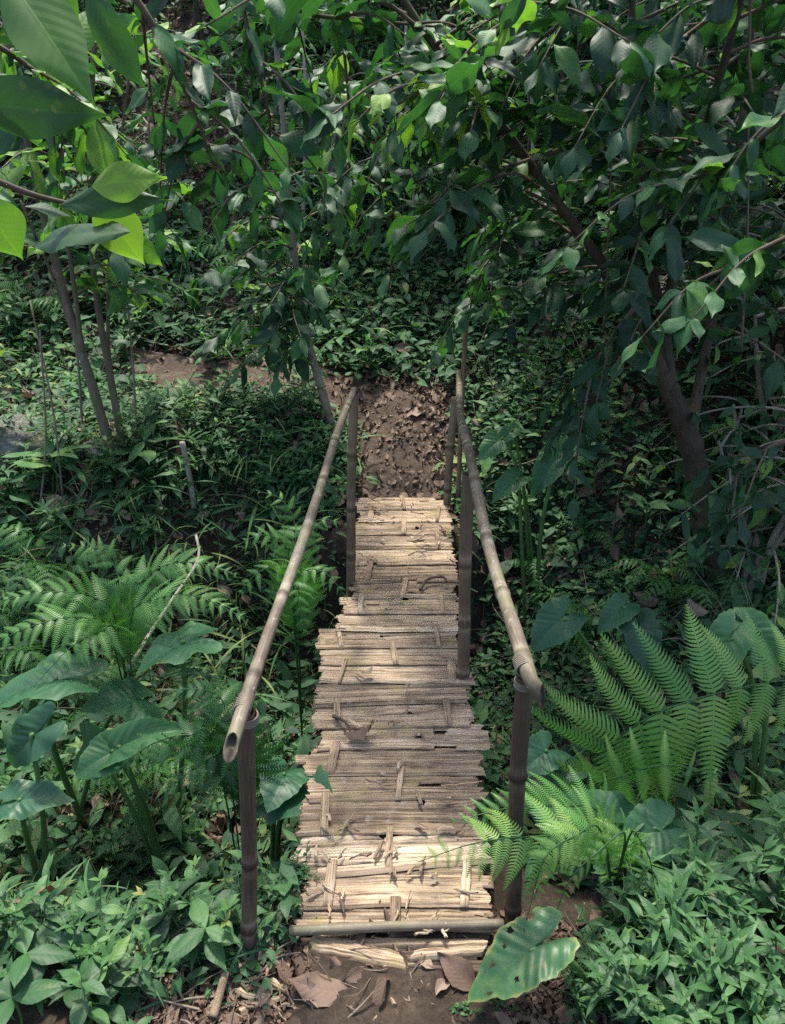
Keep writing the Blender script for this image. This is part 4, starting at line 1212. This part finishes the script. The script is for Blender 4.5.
# ------------------------------------------------------------------ herbs
def make_herb(h, nst, llen, tpls, tint, lean=.25, gap=.045):
    o = empty('herb', (0, 0, 0), 'herb', 'herb')
    s_, c_ = MB(), MB()
    for i in range(nst):
        a = rng.uniform(0, 2 * PI); hh = h * rng.uniform(.6, 1.05); e = lean * hh * rng.uniform(.3, 1.3)
        o_ = rng.normal(0, .03, 2)
        P = smooth_path([(o_[0], o_[1], -.03), (o_[0] + math.cos(a) * e * .3, o_[1] + math.sin(a) * e * .3, hh * .5), (o_[0] + math.cos(a) * e, o_[1] + math.sin(a) * e, hh)], 12)
        s_.tube(P, np.linspace(.0032, .0016, 12), 5, .5)
        k = 0
        for z in np.arange(hh * .25, hh, gap):
            f = z / hh; p = np.array([np.interp(z, P[:, 2], P[:, 0]), np.interp(z, P[:, 2], P[:, 1]), z])
            az = k * PI / 2 + rng.normal(0, .35); k += 1
            for sg in (0, PI):
                if rng.random() < .1: continue
                d = [math.cos(az + sg), math.sin(az + sg), rng.normal(.25, .3)]
                c_.inst(tpls[rng.integers(0, len(tpls))], frames(p, d, [rng.normal(0, .2), rng.normal(0, .2), 1], llen * (.55 + .6 * math.sin(PI * min(.9, f * .8 + .1))) * rng.uniform(.8, 1.15)), [np.clip(tint - .07 + .3 * (f - .5) + rng.normal(0, .16), .03, .99)])
        for q in range(3):
            az = rng.uniform(0, 6.28); c_.inst(tpls[0], frames(P[-1], [math.cos(az), math.sin(az), .9], [0, 0, 1], llen * .5), [min(.97, tint + .2)])
    s_.build('stem', M['stalk'], o); c_.build('foliage', M['herb'], o)
    return o


HB = [make_herb(.22, 3, .09, HERB, .45, .5), make_herb(.3, 2, .12, HERB, .5, .4, .06), make_herb(.18, 5, .055, HERB, .4, .5, .035), make_herb(.3, 4, .1, LANCE, .5, .4), make_herb(.24, 4, .13, LANCE, .45, .5, .05), make_herb(.26, 2, .075, HERB, .7, .6), make_herb(.2, 2, .15, HERB, .35, .3, .07)]
hu = [False] * len(HB)


def herb_patch(pxr, pyr, n, ids, scr, lab, grp, z=.1, avoid=None, tilt=.18):
    for _ in range(n):
        px, py = rng.uniform(*pxr), rng.uniform(*pyr)
        if (avoid and avoid(px, py)) or (430 < px < 600 and 895 < py < 1040 and 'ragged' not in lab and 'soil' not in lab): continue
        p = ground(px, py, .55)
        put(HB, hu, int(rng.choice(ids)), (p[0], p[1], p[2] - .01), rng.uniform(0, 6.28), rng.uniform(*scr), lab, grp, tilt)


herb_patch((-60, 285), (850, 1010), 62, (0, 1, 2, 3, 5, 6), (.6, 1.1), 'low green herb in the thicket on the near bank, left of the bridge', 'herbs left of the near bridge end', avoid=lambda x, y: x > 235 + (y - 850) * .1 and y > 905)
herb_patch((230, 300), (860, 950), 9, (2,), (.45, .75), 'small herb creeping onto the left edge of the near deck', 'small herbs along the left deck edge')
herb_patch((560, 850), (880, 1060), 58, (3, 4, 3, 4, 0, 2, 6), (.6, 1.1), 'narrow-leaved green herb in the thicket on the near bank, right of the bridge', 'herbs right of the near bridge end')
herb_patch((570, 640), (960, 1040), 10, (3, 2), (.5, .8), 'small herb around the ragged blotched leaf', 'herbs by the ragged leaf')
herb_patch((440, 510), (985, 1024), 5, (2,), (.3, .45), 'tiny seedling on the bare soil before the deck', 'seedlings on the soil')
herb_patch((640, 800), (760, 860), 16, (2, 3), (.7, 1.0), 'dim low herb on the bank below the big fern at right', 'herbs below the big fern')
herb_patch((0, 230), (430, 560), 30, (3, 0, 4), (.8, 1.3), 'green herb on the sunlit bank beyond the left gully', 'herbs on the sunlit left bank')
herb_patch((150, 345), (405, 500), 28, (3, 0, 4), (.6, 1.1), 'bright herb on the lump of bank below the dirt path', 'herbs below the dirt path')
herb_patch((0, 360), (250, 385), 18, (0, 1, 3), (.9, 1.5), 'dim herb on the shaded slope above the dirt path', 'herbs above the dirt path')
herb_patch((470, 760), (360, 690), 32, (0, 2, 3, 4), (.7, 1.2), 'small herb on the shady slope right of the bridge', 'herbs on the right slope')
herb_patch((0, 330), (560, 760), 16, (0, 2, 3), (.8, 1.4), 'dim herb in the gully left of the bridge', 'herbs in the left gully')


def big_herb(px, py, ln, n, label, tint=.55, h=.12, tpls=HERB):
    p = ground(px, py, .55); p[2] -= .01
    o = empty('herb', p, label, 'herb')
    s_, c_ = MB(), MB()
    top = np.array([rng.normal(0, .01), rng.normal(0, .01), h])
    s_.tube(smooth_path([(0, 0, -.02), top * .5 + [.01, 0, 0], top], 8), .004, 6, .5)
    for i in range(n):
        a = i * 2 * PI / n + rng.normal(0, .25)
        c_.inst(NEARLEAF[i % 3] if ln > .1 else tpls[0], frames(top * (1 - .25 * (i % 2)), [math.cos(a), math.sin(a), rng.normal(.3, .2)], [0, 0, 1], ln * rng.uniform(.8, 1.1)), [np.clip(tint + rng.normal(0, .1), 0, 1)])
    s_.build('stem', M['stalk'], o); c_.build('foliage', M['herb'], o)


big_herb(205, 960, .14, 6, 'broad-leaved herb with six soft leaves in front of the near left post', .6, .16)
big_herb(35, 985, .15, 5, 'broad-leaved herb in the lower left corner', .45, .14)
big_herb(20, 1030, .17, 5, 'largest broad-leaved herb at the very bottom left', .4, .12)
big_herb(272, 850, .1, 4, 'upright seedling with pale leaves right of the near left post', .65, .28)
big_herb(55, 640, .24, 6, 'broad rosette plant above the left elephant ears', .6, .3)
big_herb(150, 470, .22, 6, 'broad-leaved plant on the sunlit bank beside the slender tree', .7, .2)
big_herb(60, 500, .26, 7, 'wide-leaved bright plant left of the slender tree', .75, .3)
big_herb(20, 520, .24, 6, 'wide-leaved plant at the left edge below the pale rock', .6, .25)
big_herb(590, 505, .2, 5, 'lone plant with drooping ribbed leaves on the right slope', .45, .25)
big_herb(640, 540, .2, 5, 'drooping plant left of the mossy right trunk', .4, .25)

# ------------------------------------------------------------------ ground cover and litter (nobody could count them)
def cover(name, n, xr, yr, tpls, size, mat, nl, tint, dens, hgt=.08, seed=0, lie=False):
    g = np.random.default_rng(seed)
    x = g.uniform(*xr, n); y = g.uniform(*yr, n)
    keep = g.random(n) < dens(x, y)
    x, y = x[keep], y[keep]; n = len(x)
    z = height(x, y)
    b = MB()
    hh = hgt * g.uniform(.4, 1.3, n)
    for k in range(nl):
        a = g.uniform(0, 2 * PI, n)
        f = (k + .6) / nl
        pos = np.stack([x + g.normal(0, size * .5, n), y + g.normal(0, size * .5, n), z + hh * f + .004], -1)
        if lie:
            d = np.stack([np.cos(a), np.sin(a), g.normal(0, .25, n)], -1); gx_ = (height(x + .04, y) - height(x - .04, y)) / .08; gy_ = (height(x, y + .04) - height(x, y - .04)) / .08
            d[:, 2] += d[:, 0] * gx_ + d[:, 1] * gy_; nn = np.stack([g.normal(0, .3, n) - gx_, g.normal(0, .3, n) - gy_, np.ones(n)], -1)
        else:
            d = np.stack([np.cos(a), np.sin(a), g.normal(.1, .35, n)], -1); nn = np.stack([g.normal(0, .3, n), g.normal(-.25, .3, n), np.ones(n)], -1)
        sz = size * np.exp(g.normal(0, .3, n))
        tn = (tint + g.normal(0, .15, n) + .25 * fbm(x * 1.3, y * 1.3, 3)).clip(.02, .97)
        kk = g.integers(0, len(tpls), n)
        Mx = frames(pos, d, nn, sz)
        for i, tp in enumerate(tpls):
            s_ = kk == i
            if s_.any(): b.inst(tp, Mx[s_], tn[s_])
    return tag(b.build(name, mat), kind='stuff')


def on_path(x, y):
    a = ss(.4, .2, np.abs(y - (5.0 - .28 * x))) * ss(.65, .35, x) * ss(-2.6, -1.8, x)
    c = ss(.36, .22, np.abs(x - .05)) * ss(4.0, 4.2, y) * ss(5.35, 5.15, y)
    d = ss(.42, .28, np.abs(x)) * ss(1.75, 1.6, y)
    return np.maximum(np.maximum(a, c), d)


under = lambda x, y: ss(.42, .3, np.abs(x - .03)) * ss(1.2, 1.35, y) * ss(4.3, 4.2, y)
off = lambda x, y: 1 - np.maximum(on_path(x, y), under(x, y))


def patch(k, lo=-.1, hi=.25, sc=1.1):
    return lambda x, y: off(x, y) * ss(lo, hi, fbm(x * sc + 31 * k, y * sc - 13 * k, 3))


GRASS = [leaf_tpl(3, 7, .05, .3, .1, .3, dr, 0, 3, 0, 70 + i) for i, dr in enumerate([.7, 1.2, 1.7])]
dnl = lambda x, y: off(x, y) * (.35 + .65 * ss(-.3, .2, fbm(x * .9, y * .9, 3)))
XR, YRR = (-4.6, 4.6), (1.6, 9.8)
cover('ground_cover', 4200, (.4, 3.6), (2.2, 6.0), SMALL, .06, M['cover'], 6, .5, patch(12, -.4, .1), .1, 41)
cover('ground_cover', 5200, (-3.4, 3.0), (5.2, 9.5), HERB, .1, M['cover'], 6, .62, patch(14, -.35, .1), .16, 42)
cover('ground_cover', 2600, (-1.2, 1.4), (4.2, 7.0), SMALL, .05, M['cover'], 7, .7, patch(15, -.5, 0), .1, 43)
cover('ground_cover', 900, (-.5, .6), (5.35, 6.6), SMALL, .035, M['cover'], 8, .85, patch(16, -.6, -.2), .07, 44)
cover('ground_cover', 9500, XR, YRR, SMALL, .05, M['cover'], 6, .5, dnl, .09, 5)
cover('ground_cover', 7000, XR, YRR, SMALL[1:2], .075, M['cover'], 6, .62, patch(1), .14, 31)
cover('ground_cover', 9000, XR, YRR, SMALL, .028, M['cover'], 7, .75, patch(2), .06, 32)
cover('ground_cover', 3600, XR, YRR, COFFEE_LO, .12, M['cover'], 5, .4, patch(3), .2, 33)
cover('ground_cover', 2200, XR, YRR, LANCE, .12, M['cover'], 7, .8, patch(4), .22, 34)
cover('ground_cover', 2400, (-3.6, -.3), (1.9, 5.2), HERB, .075, M['cover'], 6, .6, patch(5, -.2, .2), .16, 21)
cover('ground_cover', 3200, (-1.7, 1.7), (.75, 1.9), SMALL, .034, M['cover'], 6, .5, patch(6, -.2, .3, 2), .05, 6)
cover('grass', 3600, (-3.8, .2), (2.2, 6.2), GRASS, .2, M['cover'], 4, .85, patch(7, -.05, .3), .02, 35)
cover('grass', 2600, (.3, 4), (2.0, 6.0), GRASS, .2, M['cover'], 4, .6, patch(8, 0, .35), .02, 36)
cover('grass', 700, (-1.6, 1.6), (.8, 1.7), GRASS, .15, M['cover'], 4, .6, patch(9, -.1, .35, 2), .02, 37)
cover('leaf_litter', 15000, XR, (1.5, 9), DRY, .06, M['dead'], 1, .5, lambda x, y: (1 - under(x, y)) * (1 - .6 * on_path(x, y)), .03, 7, True)
cover('leaf_litter', 3000, XR, (1.5, 7.5), DRY, .09, M['dead'], 1, .62, lambda x, y: off(x, y), .1, 17, True)
cover('leaf_litter', 2600, (-2.3, .65), (4.15, 6.0), DRY, .04, M['dead'], 1, .55, lambda x, y: .85 * on_path(x, y), .012, 9, True)
cover('leaf_litter', 5200, (-.7, .6), (.9, 1.5), DRY, .022, M['dead'], 1, .55, lambda x, y: .9 + 0 * x, .012, 10, True)
cover('leaf_litter', 1500, (-.42, .5), (4.12, 5.3), DRY, .05, M['dead'], 1, .5, lambda x, y: .9 + 0 * x, .02, 13, True)
cover('leaf_litter', 500, (-2.2, .6), (4.7, 5.8), DRY, .06, M['dead'], 1, .6, lambda x, y: .9 * on_path(x, y), .02, 14, True)
cover('leaf_litter', 260, (-.7, .6), (.9, 1.5), DRY, .07, M['dead'], 1, .45, lambda x, y: .9 + 0 * x, .02, 11, True)


def dry_stems(n, xr, yr, l0, l1, seed, up, dens):
    g = np.random.default_rng(seed); b = MB()
    for _ in range(n):
        x, y = g.uniform(*xr), g.uniform(*yr)
        if g.random() > float(dens(np.array(x), np.array(y))): continue
        ln = g.uniform(l0, l1); a = g.uniform(0, 2 * PI)
        d = nrm([math.cos(a), math.sin(a), g.normal(up, .3)])
        p = np.array([x, y, hz(x, y) + .015]); q = p + d * ln
        q[2] = max(q[2], hz(q[0], q[1]) + .02)
        m = (p + q) / 2 + g.normal(0, .06 * ln, 3); m[2] = max(m[2], hz(m[0], m[1]) + .02)
        b.tube(smooth_path([p, m, q], 6), np.linspace(1, .5, 6) * g.uniform(.0015, .0045), 4, np.clip(g.normal(.6, .22), 0, 1), cap=False)
    return tag(b.build('dry_stems', M['twig']), kind='stuff')


dry_stems(1800, (-4, 4), (1.7, 7.5), .12, .5, 51, .15, off)
dry_stems(900, (-4, 4), (1.7, 7.5), .2, .6, 52, 1.4, off)
dry_stems(160, (-.7, .6), (.95, 1.5), .04, .16, 53, 0, lambda x, y: 1.0)
dry_stems(150, (-1.6, .6), (4.2, 5.7), .06, .3, 54, 0, lambda x, y: 1.0)

spray([at(480, -60, 3.6), at(435, 60, 3.7), at(395, 150, 3.8), at(370, 235, 3.9)], .14, .07, .55, 'airy drooping leafy branch in the gap between the tree crowns', 7, .45, .3)
spray([at(330, -60, 4.0), at(345, 60, 4.1), at(350, 160, 4.2), at(335, 260, 4.3)], .14, .07, .45, 'leafy branch hanging just right of the small pale-stemmed tree', 7, .45, .4)
spray([at(590, 110, 4.0), at(530, 190, 4.1), at(490, 260, 4.1), at(468, 318, 4.2)], .14, .07, .3, 'dark drooping branch above the far end of the right handrail', 7, .45, .4)

# ------------------------------------------------------------------ light, world, camera
SUN_EL, SUN_AZ = 68, -9        # azimuth from +Y towards +X
sd = Vector((math.cos(R(SUN_EL)) * math.sin(R(SUN_AZ)), math.cos(R(SUN_EL)) * math.cos(R(SUN_AZ)), math.sin(R(SUN_EL))))
sl = bpy.data.lights.new('sun', 'SUN'); sl.energy = 2.7; sl.angle = R(6.0); sl.color = (1, .94, .83)
so = bpy.data.objects.new('sun', sl); COL.objects.link(so); so.location = (0, 0, 20)
so.rotation_euler = (-sd).to_track_quat('-Z', 'Y').to_euler()
w = bpy.data.worlds.new('World'); scene.world = w; w.use_nodes = True
nt = w.node_tree; nt.nodes.clear()
sky = nt.nodes.new('ShaderNodeTexSky'); sky.sky_type = 'NISHITA'; sky.sun_disc = False
sky.dust_density = 3.5; sky.ozone_density = .6; sky.sun_elevation = R(SUN_EL); sky.sun_rotation = R(SUN_AZ)
bg = nt.nodes.new('ShaderNodeBackground'); bg.inputs[1].default_value = .15
wo = nt.nodes.new('ShaderNodeOutputWorld')
nt.links.new(sky.outputs[0], bg.inputs[0]); nt.links.new(bg.outputs[0], wo.inputs[0])

cd = bpy.data.cameras.new('camera'); cam = bpy.data.objects.new('camera', cd); COL.objects.link(cam)
cam.location = CAM; cam.rotation_euler = (R(90) - PITCH, 0, 0)
cd.sensor_fit = 'VERTICAL'; cd.sensor_height = 36; cd.lens = 36 * F / HPX; cd.clip_start = .05; cd.clip_end = 300
scene.camera = cam
scene.view_settings.view_transform = 'Standard'; scene.view_settings.look = 'None'
scene.view_settings.exposure = 1.6; scene.view_settings.gamma = 1
scene.view_settings.use_curve_mapping = False
cy = scene.cycles
cy.max_bounces = 6; cy.diffuse_bounces = 3; cy.glossy_bounces = 2; cy.transmission_bounces = 3; cy.transparent_max_bounces = 4
cy.use_denoising = False; cy.denoiser = 'OPENIMAGEDENOISE'
cy.use_adaptive_sampling = True; cy.adaptive_threshold = .006
cy.sample_clamp_indirect = 2.5; cy.sample_clamp_direct = 8
